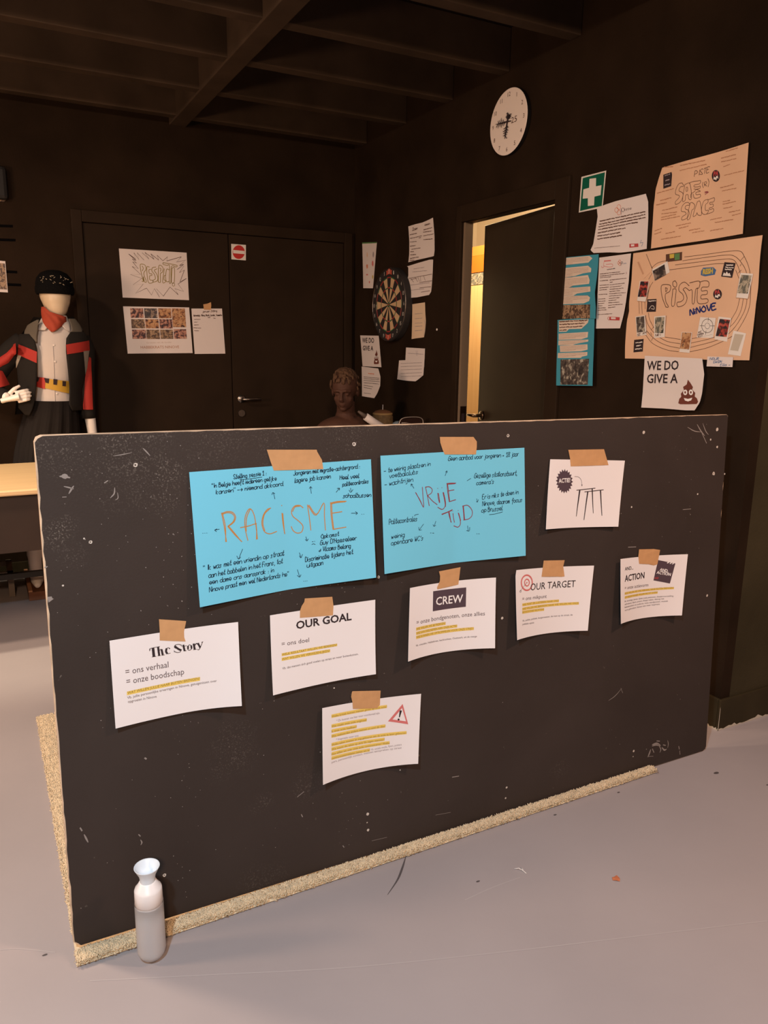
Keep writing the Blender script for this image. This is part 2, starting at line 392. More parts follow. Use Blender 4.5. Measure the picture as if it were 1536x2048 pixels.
PH = [photo_mat('photo_print_%d' % i, c, sc, i) for i, (c, sc) in enumerate([
    ([(.02, .015, .02), (.08, .03, .03), (.45, .20, .14), (.50, .34, .25)], 55), ([(.02, .02, .03), (.07, .05, .05), (.40, .28, .20)], 55),
    ([(.03, .01, .01), (.30, .12, .05), (.55, .30, .14), (.08, .03, .03)], 45), ([(.14, .07, .04), (.38, .24, .14), (.06, .03, .02), (.28, .17, .10)], 45),
    ([(.02, .01, .02), (.02, .01, .01), (.40, .04, .03), (.55, .25, .15)], 45), ([(.02, .015, .015), (.08, .06, .05), (.45, .40, .32)], 50),
    ([(.015, .01, .01), (.03, .02, .02), (.25, .18, .14)], 40), ([(.25, .25, .22), (.10, .10, .08), (.45, .38, .28), (.04, .04, .03)], 45)])]
# floor: grey poured screed with faint mottling
def floor_mat():
    m = bpy.data.materials.new('grey_poured_floor'); m.use_nodes = True; nt = m.node_tree; b = nt.nodes['Principled BSDF']
    tc = nt.nodes.new('ShaderNodeTexCoord')
    def noise(sc, det):
        n = nt.nodes.new('ShaderNodeTexNoise'); n.inputs['Scale'].default_value = sc; n.inputs['Detail'].default_value = det; nt.links.new(tc.outputs['Object'], n.inputs['Vector']); return n
    n1 = noise(1.7, 4); r1 = nt.nodes.new('ShaderNodeValToRGB'); r1.color_ramp.elements[0].position = .3; r1.color_ramp.elements[1].position = .7
    r1.color_ramp.elements[0].color = (.34, .30, .30, 1); r1.color_ramp.elements[1].color = (.385, .338, .336, 1)
    n2 = noise(90, 3); r2 = nt.nodes.new('ShaderNodeValToRGB'); r2.color_ramp.elements[0].position = .70; r2.color_ramp.elements[1].position = .80
    r2.color_ramp.elements[0].color = (0, 0, 0, 1); r2.color_ramp.elements[1].color = (.5, .5, .5, 1)
    mx = nt.nodes.new('ShaderNodeMixRGB'); mx.inputs[2].default_value = (.42, .36, .33, 1)
    nt.links.new(n1.outputs['Fac'], r1.inputs['Fac']); nt.links.new(n2.outputs['Fac'], r2.inputs['Fac'])
    nt.links.new(r2.outputs['Color'], mx.inputs[0]); nt.links.new(r1.outputs['Color'], mx.inputs[1]); nt.links.new(mx.outputs[0], b.inputs['Base Color'])
    b.inputs['Roughness'].default_value = .42; b.inputs['Specular IOR Level'].default_value = .35
    n3 = noise(25, 4); bp = nt.nodes.new('ShaderNodeBump'); bp.inputs['Strength'].default_value = .06; bp.inputs['Distance'].default_value = .01
    nt.links.new(n3.outputs['Fac'], bp.inputs['Height']); nt.links.new(bp.outputs['Normal'], b.inputs['Normal']); return m
def board_mat():
    """worn black blackboard paint: fine pale rubbing in a few patches of its own"""
    m = bpy.data.materials.new('worn_black_board_paint'); m.use_nodes = True; nt = m.node_tree; b = nt.nodes['Principled BSDF']
    tc = nt.nodes.new('ShaderNodeTexCoord'); L = nt.links.new
    def noise(sc, det, dist=0):
        n = nt.nodes.new('ShaderNodeTexNoise'); n.inputs['Scale'].default_value = sc; n.inputs['Detail'].default_value = det; n.inputs['Distortion'].default_value = dist; L(tc.outputs['Object'], n.inputs['Vector']); return n
    def ramp(src, p0, p1, c0=(0, 0, 0, 1), c1=(1, 1, 1, 1)):
        r = nt.nodes.new('ShaderNodeValToRGB'); r.color_ramp.elements[0].position = p0; r.color_ramp.elements[1].position = p1
        r.color_ramp.elements[0].color = c0; r.color_ramp.elements[1].color = c1; L(src, r.inputs['Fac']); return r
    def math_(op, a, b_):
        n = nt.nodes.new('ShaderNodeMath'); n.operation = op
        for i, v in enumerate((a, b_)):
            if isinstance(v, (int, float)): n.inputs[i].default_value = v
            else: L(v, n.inputs[i])
        return n.outputs[0]
    base = ramp(noise(2.2, 5, .4).outputs['Fac'], .3, .7, (.034, .024, .020, 1), (.046, .033, .028, 1))
    fine = ramp(noise(260, 5).outputs['Fac'], .54, .74)
    def patch(cx, cz, r, soft):
        mp = nt.nodes.new('ShaderNodeMapping'); mp.inputs['Location'].default_value = (-cx, 0, -cz); mp.inputs['Scale'].default_value = (1, 0, 1)
        L(tc.outputs['Object'], mp.inputs['Vector']); ln = nt.nodes.new('ShaderNodeVectorMath'); ln.operation = 'LENGTH'; L(mp.outputs[0], ln.inputs[0])
        wob = noise(9, 3); s_ = math_('ADD', ln.outputs['Value'], math_('MULTIPLY', math_('SUBTRACT', wob.outputs['Fac'], .5), r * 3.0))
        return ramp(s_, r * (1 - soft), r * (1 + soft), (1, 1, 1, 1), (0, 0, 0, 1)).outputs['Color']
    tot = None
    for (cx, cz, r, so, k) in BOARD_PATCHES:
        p = math_('MULTIPLY', patch(cx, cz, r, so), k); tot = p if tot is None else math_('MAXIMUM', tot, p)
    sparse = ramp(noise(75, 2, .3).outputs['Fac'], .73, .78); spm = ramp(noise(5, 2).outputs['Fac'], .5, .62)
    f1 = math_('MULTIPLY', tot, fine.outputs['Color']); f2 = math_('MULTIPLY', sparse.outputs['Color'], math_('MULTIPLY', spm.outputs['Color'], .35))
    fac = math_('MAXIMUM', f1, f2)
    mx = nt.nodes.new('ShaderNodeMixRGB'); mx.inputs[2].default_value = (.30, .25, .21, 1); L(fac, mx.inputs[0]); L(base.outputs['Color'], mx.inputs[1])
    L(mx.outputs[0], b.inputs['Base Color']); b.inputs['Roughness'].default_value = .6; b.inputs['Specular IOR Level'].default_value = .22
    bp = nt.nodes.new('ShaderNodeBump'); bp.inputs['Strength'].default_value = .08; bp.inputs['Distance'].default_value = .005
    L(noise(220, 3).outputs['Fac'], bp.inputs['Height']); L(bp.outputs['Normal'], b.inputs['Normal']); return m
def wood_mat(name, c0, c1, axis='X', sc=3, rough=.4):
    m = bpy.data.materials.new(name); m.use_nodes = True; nt = m.node_tree; b = nt.nodes['Principled BSDF']; b.inputs['Roughness'].default_value = rough
    tc = nt.nodes.new('ShaderNodeTexCoord'); mp = nt.nodes.new('ShaderNodeMapping')
    mp.inputs['Scale'].default_value = {'X': (1, 14, 14), 'Z': (14, 14, 1)}[axis]
    n = nt.nodes.new('ShaderNodeTexNoise'); n.inputs['Scale'].default_value = sc; n.inputs['Detail'].default_value = 6
    r = nt.nodes.new('ShaderNodeValToRGB'); r.color_ramp.elements[0].position = .35; r.color_ramp.elements[1].position = .65
    r.color_ramp.elements[0].color = tuple(c0) + (1,); r.color_ramp.elements[1].color = tuple(c1) + (1,)
    nt.links.new(tc.outputs['Object'], mp.inputs['Vector']); nt.links.new(mp.outputs[0], n.inputs['Vector']); nt.links.new(n.outputs['Fac'], r.inputs['Fac']); nt.links.new(r.outputs['Color'], b.inputs['Base Color'])
    MATS[name] = m; return m
#SETTING
# ------------------------------------------------------------------ the setting
ZC = 2.90; X0, X1, Y0 = -2.6, 5.2, -3.0
def struct(name, g, m, parent=None, **k):
    o = g.obj(name, m, parent, **k)
    if parent is None: o['kind'] = 'structure'
    return o
fl = struct('floor', G().box(X0 - .1, X1 + .1, Y0 - .1, 6.6, -.1, 0), floor_mat())
ce = struct('ceiling', G().box(X0 - .1, X1 + .1, Y0 - .1, 6.6, ZC, ZC + .1), M_ceil)
for y in [4.83, 4.30, 3.79, 3.29, 2.79, 2.29, 1.79, 1.29, .79, .29, -.21, -.71, -1.21, -1.71, -2.21, -2.71]:
    G().box(X0, XW if y > YC - .3 else X1, y, y + .07, 2.71, ZC).obj('joist', M_joist, ce, bevel=.004)
for x in (1.15, -1.3): G().box(x, x + .1, Y0, YB, 2.70, ZC).obj('beam', M_joist, ce, bevel=.004)
# poster wall with the door opening y 2.875..3.655 (room of the open door behind it)
DY0, DY1, DZ = 2.885, 3.652, 2.072; TW = .05
g = G(); g.box(XW, XW + TW, YC, DY0, 0, ZC); g.box(XW, XW + TW, DY1, YB, 0, ZC); g.box(XW, XW + TW, DY0, DY1, DZ, ZC)
struct('wall_right', g, M_wall)
struct('wall_corner', G().box(XW + TW, X1, YC, YC + .14, 0, ZC), mat('prelit_olive_wall_paint', (.046, .036, .020), .75, spec=.05, var=.2, scale=3, bump=.12, bscale=120))  # olive tint, lightened in place of lamp light missing on this face
struct('wall_back', G().box(X0, XW + TW, YB, YB + .14, 0, ZC), M_wall)
struct('wall_left', G().box(X0 - .1, X0, Y0, YB, 0, ZC), M_wall)
struct('wall_front', G().box(X0, X1, Y0 - .1, Y0, 0, ZC), M_wall)
struct('wall_far_right', G().box(X1, X1 + .1, Y0, YC + .14, 0, ZC), M_wall)
# baseboards at the outer corner, with the bare plaster edge where the paint has worn
def bbox_(name, x0, x1, y0, y1, h):
    o = struct(name, G().box(x0, x1, y0, y1, 0, h), M_trim, bevel=.003); return o
b1 = bbox_('baseboard_corner', XW - .012, X1, YC - .012, YC, .125)
b2 = bbox_('baseboard_right', XW - .012, XW, YC, 2.72, .125)
b3 = bbox_('baseboard_back', X0, .55, YB - .012, YB, .10)
M_plast = mat('bare_plaster', (.50, .44, .36), .85)
rnd = random.Random(4)
def worn(p0, p1, nrm, parent):
    p0 = np.array(p0, float); p1 = np.array(p1, float); n = 60; V = []; Fc = []
    for i in range(n + 1):
        b = p0 + (p1 - p0) * i / n + np.array(nrm) * .0008; h = .004 + .010 * max(0, rnd.gauss(.25, .5))
        V += [b + np.array([0, 0, .0005]), b + np.array([0, 0, h])]
    for i in range(n): Fc.append((2 * i, 2 * i + 2, 2 * i + 3, 2 * i + 1))
    mk('worn_edge', V, Fc, M_plast, parent)
worn((XW - .012, YC - .012, 0), (XW + .9, YC - .012, 0), (0, -1, 0), b1)
worn((XW - .012, YC - .012, 0), (XW - .012, YC + .25, 0), (-1, 0, 0), b2)
g = G(); g.add([(XW - .0125, YC - .0128, .0), (XW - .009, YC - .0128, .0), (XW - .010, YC - .0128, .09), (XW - .0125, YC - .0128, .10)], [(0, 1, 2, 3)])
g.obj('worn_edge', M_plast, b1)
# ---- door_1: open door in the poster wall
dr = tag(bpy.data.objects.new('door_1', None), kind='structure'); COL.objects.link(dr); dr.location = (XW, DY0, 0)
dr['label'] = 'dark door standing ajar in the right wall, light behind it'
g = G(); c = .016
g.box(XW - c, XW, DY0 - .09, DY0, 0, DZ + .085); g.box(XW - c, XW, DY1, DY1 + .05, 0, DZ + .085); g.box(XW - c, XW, DY0, DY1, DZ, DZ + .085)
g.obj('door_frame', M_door, dr, bevel=.003)
M_jamb = mat('grey_brown_jamb', (.20, .14, .09), .5)
g = G(); g.box(XW + .002, XW + TW, DY1 - .020, DY1 - .001, 0, DZ - .001); g.box(XW + .002, XW + TW, DY0 + .001, DY0 + .012, 0, DZ - .001)
g.obj('door_jamb', M_jamb, dr); G().box(XW + .002, XW + TW, DY0 + .013, DY1 - .021, DZ - .004, DZ - .001).obj('door_head', M_door, dr)
th = math.radians(7.0); hw = .79; hx, hy = XW + .062, DY0 + .008
e = np.array([math.sin(th), math.cos(th), 0]); nn = np.array([math.cos(th), -math.sin(th), 0]); z0, z1 = .008, 2.070
H0 = np.array([hx, hy, 0])
def leafbox(g, u0, u1, d0, d1, za, zb):
    P = [H0 + e * u + nn * d + np.array([0, 0, z]) for z in (za, zb) for (u, d) in ((u0, d0), (u1, d0), (u1, d1), (u0, d1))]
    return g.hexa(P)
M_leaf = mat('satin_dark_door', (.026, .016, .009), .55, spec=.08, var=.15, scale=4)
lf = leafbox(G(), 0, hw, 0, .04, z0, z1).obj('door_leaf', M_leaf, dr, bevel=.002)
g = G(); hu = hw - .055; hp = H0 + e * hu + np.array([0, 0, 1.035])
g.lathe(hp, [(0, .0), (.026, 0), (.026, -.01), (.022, -.013), (0, -.013)], 20, axis=nn)
g.tube([hp - nn * .01, hp - nn * .045, hp - nn * .055 - e * .02 + e * .03, hp - nn * .057 + e * .06, hp - nn * .055 + e * .10], [.010, .010, .011, .0095, .009], 12)
g.obj('door_handle', M_dmetal, lf, smooth=True)
g = G(); g.box(XW + .006, XW + .046, DY1 - .0215, DY1 - .020, .96, 1.09); g.box(XW + .015, XW + .035, DY1 - .0225, DY1 - .0215, .99, 1.05, 1); g.obj('strike_plate', [M_dmetal, M_black], dr)
struct('wall_next_room', G().box(XW + TW + 1.9, XW + TW + 2.0, 2.4, 6.5, 0, ZC).box(XW + TW, XW + TW + 1.9, 6.4, 6.5, 0, ZC).box(XW + TW, XW + TW + 1.9, 2.4, 2.5, 0, ZC).box(XW + TW, XW + TW + .02, 5.0, 6.4, 0, ZC), mat('cream_wall', (.66, .55, .40), .7))
# cabinet of the lit room, seen through the gap
XC = 3.25
M_beech = wood_mat('light_beech', (.66, .40, .17), (.74, .48, .22), 'Z', 2, .35)
cb = root('storage_cabinet', (XC, 4.2, 0), 'tall pale wooden cabinet seen through the open door', 'cabinet')
G().box(XC + .02, XC + .55, 3.2, 5.6, 0, 1.86).obj('cabinet_body', M_beech, cb)
for i in range(4): G().box(XC, XC + .019, 3.2 + i * .6 + .002, 3.8 + i * .6 - .002, .08, 1.855).obj('cabinet_door', M_beech, cb)
M_or = mat('orange_laminate', (.62, .13, .012), .4)
bxo = root('orange_storage_box', (XC, 4.3, 1.98), 'orange box on top of the pale cabinet in the next room', 'box')
G().box(XC, XC + .5, 3.25, 5.5, 1.945, 2.06).obj('box_side', M_or, bxo); G().box(XC, XC + .5, 3.25, 5.5, 2.061, 2.125).obj('box_lid', mat('orange_laminate_lid', (.66, .17, .03), .4), bxo)
g = G(); g.box(XC + .004, XC + .3, 3.3, 5.4, 1.861, 1.944); pb = g.obj('picture_strip', PH[7]); tag(pb, 'narrow strip with a pale printed picture between the cabinet and the orange box', 'print')
# ---- door_2: double door in the back wall
d2 = tag(bpy.data.objects.new('door_2', None), kind='structure'); COL.objects.link(d2); d2.location = (1.49, YB, 0)
g = G(); g.box(.556, .616, YB - .03, YB, 0, 2.17); g.box(2.30, 2.36, YB - .03, YB, 0, 2.17); g.box(.616, 2.30, YB - .03, YB, 2.103, 2.17)
g.obj('door_frame', M_door, d2, bevel=.004)
lf1 = G().box(.619, 1.487, YB - .016, YB - .001, .01, 2.10).obj('door_leaf', M_door, d2, bevel=.003)
lf2 = G().box(1.493, 2.297, YB - .016, YB - .001, .01, 2.10).obj('door_leaf', M_door, d2, bevel=.003)
hp = np.array([1.545, YB - .016, 1.060]); g = G()
g.lathe(hp, [(0, .012), (.024, .012), (.026, .008), (.026, 0)], 20, axis=(0, -1, 0)); g.tube([hp + (0, -.008, 0), hp + (0, -.05, 0), hp + (.02, -.055, 0), hp + (.12, -.055, 0)], [.009, .009, .009, .008], 12)
g.obj('door_handle', M_chrome, lf2, smooth=True)
hp = np.array([1.545, YB - .016, .965]); g = G(); g.lathe(hp, [(0, .010), (.023, .010), (.025, .006), (.025, 0)], 20, axis=(0, -1, 0)); g.box(hp[0] - .003, hp[0] + .003, YB - .0275, YB - .026, .95, .975)
g.obj('lock_rose', M_chrome, lf2, smooth=False)
# floor marks
g = G(); L = FLOOR.hit([(812, 1712), (805, 1735), (795, 1760), (775, 1790)]); P = crom(L, 4)
V = []; Fc = []
for i, p in enumerate(P):
    w = .0035 * math.sin(math.pi * (i + .5) / len(P)) + .0006; V += [(p[0] - w, p[1], .0006), (p[0] + w, p[1], .0006)]
for i in range(len(P) - 1): Fc.append((2 * i, 2 * i + 1, 2 * i + 3, 2 * i + 2))
mk('scuff_mark', V, Fc, mat('scuff', (.09, .075, .075), .7), fl)
for (x, y, r, mm) in [(1433, 1546, .006, 'scuff'), (1535, 1570, .003, 'scuff'), (1110, 1630, .003, 'scuff'), (956, 1763, .003, 'scuff'), (90, 1910, .003, 'scuff'), (1237, 1585, .003, 'scuff')]:
    c = at(x, y, 2, 0.0); n = 9; V = [(c[0] + r * (1 + .4 * rnd.random()) * math.cos(2 * math.pi * k / n) * 1.6, c[1] + r * math.sin(2 * math.pi * k / n), .0006) for k in range(n)]
    mk('scuff_mark', V, [tuple(range(n))], MATS[mm], fl)
c = at(1041, 1741, 2, .001); g = G(); g.tube([c + (-.012, .012, .001), c + (-.002, .006, .004), c + (.004, -.004, .002), c + (.006, -.018, .001)], .0011, 6); g.tube([c + (.008, .008, .001), c + (.006, -.002, .003), c + (.004, -.006, .002)], .001, 6)
tag(g.obj('thread', mat('white_thread', (.8, .75, .7), .8), smooth=True), 'curled white thread lying on the grey floor below the board', 'thread')
c = at(1233, 1758, 2, 0); g = G(); n = 8
R = [.010, .013, .009, .012, .014, .010, .012, .009]
V = [c + (R[k] * math.cos(2 * math.pi * k / n), R[k] * math.sin(2 * math.pi * k / n), .0008 + .002 * (k % 2)) for k in range(n)] + [c + (0, 0, .0035)]
g.add(V, [(k, (k + 1) % n, n) for k in range(n)]); tag(g.obj('crumb', mat('orange_crumb', (.5, .16, .07), .8)), 'small flat orange-brown scrap lying on the floor at right', 'scrap')
M_scr = mat('faint_floor_scratch', (.43, .385, .38), .5)
for pts in ([(180, 1962), (420, 1950), (700, 1935), (1000, 1905), (1280, 1872), (1535, 1842)], [(930, 1800), (985, 1775), (1040, 1755)], [(0, 1900), (40, 1898), (110, 1905)]):
    P = np.array(crom(FLOOR.hit(pts), 5)); T = np.gradient(P, axis=0); T /= np.linalg.norm(T, axis=1)[:, None]; N_ = np.stack([-T[:, 1], T[:, 0]], 1) * .0011; n = len(P)
    V = [(p[0], p[1], .0005) for p in P + N_] + [(p[0], p[1], .0005) for p in P - N_]; mk('floor_scratch', V, [(i, n + i, n + i + 1, i + 1) for i in range(n - 1)], M_scr, fl)
#BOARD
# ------------------------------------------------------------------ the leaning board
BOARD_PATCHES = []
for px_, py_, r_, so_, k_ in [(122, 1072, .036, .5, .85), (150, 1110, .03, .6, .35), (144, 892, .05, .7, .35), (250, 893, .075, .7, .45), (262, 872, .05, .6, .5), (342, 950, .030, .6, .5), (316, 872, .04, .6, .5), (340, 1010, .03, .6, .35), (450, 870, .07, .7, .30), (560, 868, .07, .7, .25), (700, 862, .06, .7, .3), (830, 858, .06, .6, .3), (470, 1510, .05, .7, .28), (528, 1608, .030, .4, .22), (615, 1570, .035, .7, .22), (1075, 1050, .04, .6, .15), (90, 900, .03, .6, .4), (520, 1770, .05, .7, .2), (1120, 1550, .03, .6, .25)]:
    q_ = BOARD.hit([(px_, py_)])[0]; BOARD_PATCHES.append((q_[0], q_[1] + .02, r_, so_, k_))
bd = root('display_board', (BOARD.O[0], BOARD.O[1], .0), 'large black board leaning upright on the cream rug, covered in taped sheets', 'board')
def bpt(s_, t_, d_): return BOARD.world([(s_, t_)], d_)[0]
def bbox3(g, s0, s1, t0, t1, d0, d1, mi=0):
    return g.hexa([bpt(s0, t0, d0), bpt(s1, t0, d0), bpt(s1, t1, d0), bpt(s0, t1, d0), bpt(s0, t0, d1), bpt(s1, t0, d1), bpt(s1, t1, d1), bpt(s0, t1, d1)], mi)
TH = .018
# core with a slightly chipped outline, paint face on the front
def outline(ins):
    r = random.Random(8); P = []; cr = .014
    def seg(p, q, n):
        for i in range(n):
            t = i / n; P.append((p[0] + (q[0] - p[0]) * t, p[1] + (q[1] - p[1]) * t))
    a, b = BW - ins, BH - ins; i0 = ins
    seg((i0 + cr, i0), (a - cr, i0), 90); seg((a - cr, i0), (a - cr * .3, i0 + cr * .3), 1); seg((a - cr * .3, i0 + cr * .3), (a, i0 + cr), 1); seg((a, i0 + cr), (a, b - cr * .4), 50); seg((a, b - cr * .4), (a - cr * .4, b), 1)
    seg((a - cr * .4, b), (i0 + cr, b), 90); seg((i0 + cr, b), (i0 + cr * .3, b - cr * .3), 1); seg((i0 + cr * .3, b - cr * .3), (i0, b - cr), 1); seg((i0, b - cr), (i0, i0 + cr), 50); seg((i0, i0 + cr), (i0 + cr, i0), 2)
    if ins > 0:
        P = [(x + (r.uniform(0, .0028) if x < .05 else 0), y + (-r.uniform(0, .0016) if y > BH - .05 else 0)) for x, y in P]
        P = [(x + (ins * .8 - (.0022 if r.random() < .14 else 0) if x > BW - .05 else 0), y - (ins * .9 if y < .05 else 0) + (ins * .6 if y > BH - .05 and x > BW * .8 else 0)) for x, y in P]
    return P
def slab(P, d0, d1):
    n = len(P); V = [bpt(x, y, d1) for x, y in P] + [bpt(x, y, d0) for x, y in P]
    return V, [tuple(range(n)), tuple(range(n, 2 * n))[::-1]] + [(i, n + i, n + (i + 1) % n, (i + 1) % n) for i in range(n)]
V, Fc = slab(outline(0), -TH, -.0008); mk('wood_core', V, Fc, M_edge, bd)
V, Fc = slab(outline(.0016), -.0008, 0); mk('painted_face', V, Fc, board_mat(), bd)
for s_ in (.35, 1.75):     # a plain stay behind each end keeps the board up
    g = G(); P0 = bpt(s_, .95, -TH); g.hexa([P0 + (-.02, 0, -.03), P0 + (.02, 0, -.03), P0 + (.02, .03, -.03), P0 + (-.02, .03, -.03), P0 + (-.02, 0, 0), P0 + (.02, 0, 0), P0 + (.02, .03, 0), P0 + (-.02, .03, 0)])
    q = np.array([P0[0], P0[1] + .50, .032]); g.hexa([q + (-.02, -.02, 0), q + (.02, -.02, 0), q + (.02, .02, 0), q + (-.02, .02, 0), P0 + (-.02, 0, -.04), P0 + (.02, 0, -.04), P0 + (.02, .03, -.01), P0 + (-.02, .03, -.01)])
    g.obj('stay', M_edge, bd)
def disc(px, py, r, d, m, nm, parent, n=12, hole=0):
    L = BOARD.hit([(px, py)])[0]; V = []; rr = random.Random(int(px * 7 + py))
    for k in range(n):
        q = r * rr.uniform(.85, 1.15); V.append(bpt(L[0] + q * math.cos(2 * math.pi * k / n), L[1] + q * math.sin(2 * math.pi * k / n), d))
    if hole:
        V += [bpt(L[0] + hole * math.cos(2 * math.pi * k / n) - .0005, L[1] + hole * math.sin(2 * math.pi * k / n), d - .0002) for k in range(n)]
        Fc = [(k, (k + 1) % n, n + (k + 1) % n, n + k) for k in range(n)]
    else: Fc = [tuple(range(n))]
    return mk(nm, V, Fc, m, parent)
for x, y, r, h in [(708, 888, .0052, .002), (1016, 871, .0048, .002), (1287, 865, .0055, 0), (271, 930, .0052, .002), (1434, 859, .006, 0), (1421, 879, .0035, 0), (1434, 894, .0042, 0), (1427, 947, .0062, .0015), (1449, 948, .003, 0), (1395, 988, .003, 0),
                   (1263, 1014, .003, 0), (1004, 1236, .0042, 0), (1414, 1191, .0045, 0), (735, 1628, .0045, 0), (734, 1645, .002, 0), (736, 1660, .0038, 0), (1013, 1575, .0035, 0), (1011, 1596, .0028, 0), (1267, 1502, .004, 0), (1266, 1513, .002, 0), (329, 1750, .0045, .0015), (757, 1154, .004, .0015), (181, 1084, .004, .0015), (168, 1077, .002, 0), (668, 1376, .002, 0), (800, 1540, .002, 0), (126, 1171, .0022, 0)]:
    disc(x, y, r, .0006, M_fill, 'screw_hole', bd, hole=h)
def chip(P, m=M_chip, nm='paint_chip', d=.0005):
    L = BOARD.hit(P); V = [bpt(p[0], p[1], d) for p in L]; T = tessellate_polygon([[Vector((p[0], p[1], 0)) for p in L]]); mk(nm, V, T, m, bd)
k = K(60, 830, 4.518); chip(k([(262, 552), (285, 545), (295, 535), (315, 530), (335, 537), (345, 555), (365, 562), (360, 572), (335, 570), (320, 578), (298, 572), (285, 562), (270, 560)]))
k = K(0, 1060, 9.308); chip(k([(880, 1245), (960, 1235), (975, 1270), (1000, 1280), (960, 1310), (905, 1350), (890, 1300)])); chip(k([(825, 690), (850, 680), (885, 670), (890, 682), (855, 708), (830, 706)]))
def streak(pts, w, m=M_chip, nm='scratch'):
    L = BOARD.hit(pts); P = np.array(crom(L, 4)); T = np.gradient(P, axis=0); T /= np.linalg.norm(T, axis=1)[:, None] + 1e-9; N_ = np.stack([-T[:, 1], T[:, 0]], 1)
    V = []; n = len(P)
    for i in range(n):
        ww = w * (.25 + .75 * math.sin(math.pi * (i + .5) / n)) / 2; V += [bpt(*(P[i] + N_[i] * ww), .0005), bpt(*(P[i] - N_[i] * ww), .0005)]
    mk(nm, V, [(2 * i, 2 * i + 1, 2 * i + 3, 2 * i + 2) for i in range(n - 1)], m, bd)
k = K(1240, 1440, 7.68)
for p, w in [([(490, 380), (560, 360), (620, 390)], .007), ([(470, 450), (450, 510), (425, 570)], .006), ([(495, 440), (520, 500)], .004), ([(600, 400), (625, 450), (610, 500)], .004), ([(640, 420), (680, 460), (715, 445)], .006), ([(730, 310), (740, 370), (730, 430)], .003), ([(560, 320), (610, 325)], .004), ([(430, 560), (510, 555)], .002), ([(900, 400), (910, 450)], .004), ([(915, 470), (920, 530)], .003), ([(490, 400), (560, 380), (620, 400)], .006), ([(660, 380), (700, 390)], .004), ([(400, 445), (408, 450)], .004)]: streak(k(p), w)
k = K(1150, 780, 2.624)
for p, w in [([(590, 195), (625, 215), (660, 220)], .003), ([(640, 180), (660, 215), (680, 240)], .004), ([(670, 175), (685, 215), (700, 235)], .003), ([(665, 225), (690, 280)], .003), ([(278, 825), (320, 823)], .003), ([(565, 628), (608, 624)], .0025), ([(175, 1630), (210, 1605), (245, 1565)], .002), ([(240, 1565), (250, 1590)], .0015)]: streak(k(p), w)
k = K(50, 1400, 3.724)
for p, w in [([(410, 950), (425, 975)], .004), ([(440, 1000), (455, 1030), (470, 1060)], .004), ([(860, 1040), (870, 1060), (862, 1080)], .003), ([(890, 430), (905, 440)], .005), ([(845, 1000), (860, 1015)], .003)]: streak(k(p), w)
k = K(60, 830, 4.518)
for p, w in [([(305, 645), (350, 655), (395, 668)], .003), ([(395, 640), (375, 670), (350, 712)], .004), ([(765, 655), (760, 710), (725, 750)], .003), ([(790, 700), (795, 750), (770, 768)], .002), ([(750, 370), (830, 358), (920, 340)], .002), ([(1020, 300), (1050, 330), (1085, 368)], .003), ([(290, 742), (330, 740)], .002), ([(670, 615), (705, 592)], .003)]: streak(k(p), w)
k = K(500, 1500, 1.807)
for p, w in [([(730, 98), (755, 94)], .003), ([(440, 328), (495, 315)], .0012), ([(335, 345), (340, 352)], .003), ([(670, 235), (725, 225)], .0012), ([(185, 232), (190, 242)], .003), ([(170, 170), (195, 150)], .002)]: streak(k(p), w)
# scattered pale paint specks: far too many to count
r = random.Random(11); g = G()
for i in range(420):
    s_ = r.choice([r.uniform(.02, BW - .02), r.gauss(.3, .25), r.gauss(.72, .03), r.gauss(.27, .03)]); t_ = r.choice([r.uniform(.02, BH - .03), r.gauss(.95, .15)])
    if not (.02 < s_ < BW - .02 and .02 < t_ < BH - .02): continue
    q = r.uniform(.0006, .0015) * (1.5 if r.random() < .08 else 1); a_ = r.uniform(0, 3); st = r.uniform(.4, 1)
    g.add([bpt(s_ + q * math.cos(a_ + x) * (1 if j % 2 else st), t_ + q * math.sin(a_ + x), .0004) for j, x in enumerate((0, 1.5, 3.1, 4.7))], [(0, 1, 2, 3)])
g.obj('paint_specks', M_chip, bd, kind='stuff')
#RUG
# ------------------------------------------------------------------ rug
M_rug = mat('cream_rug_yarn', (.66, .53, .36), .95, var=.15, scale=70, spec=.1)
RX0, RX1, RY0, RY1 = .085, 1.935, 1.650, 2.985
rg = root('shaggy_rug', ((RX0 + RX1) / 2, (RY0 + RY1) / 2, 0), 'cream looped pile rug lying on the floor under the black board', 'rug')
g = G(); n, mrow = 140, 100; hh = .019; rr_ = random.Random(2); V = []; Fc = []
for j in range(mrow + 1):
    for i in range(n + 1):
        x = RX0 + (RX1 - RX0) * i / n; y = RY0 + (RY1 - RY0) * j / mrow; ed = min(i, n - i, j, mrow - j)
        z = (hh if ed > 0 else .004) + rr_.uniform(-.003, .003) * (ed > 0)
        z = min(z, .016)
        if 1.680 - .0075 * (x - .08) < y < 1.755: z = min(z, .003)
        if ed > 0 and y > 2.15 and (abs(x - .43) < .06 or abs(x - 1.83) < .06) and y < 2.33: z = min(z, .018)
        V.append((x + (rr_.uniform(-.004, .004) if 0 < i < n else 0), y, z))
for j in range(mrow):
    for i in range(n): a = j * (n + 1) + i; Fc.append((a, a + 1, a + n + 2, a + n + 1))
g.add(V, Fc); g.obj('rug_base', M_rug, rg, smooth=True)
rs = np.random.RandomState(5)
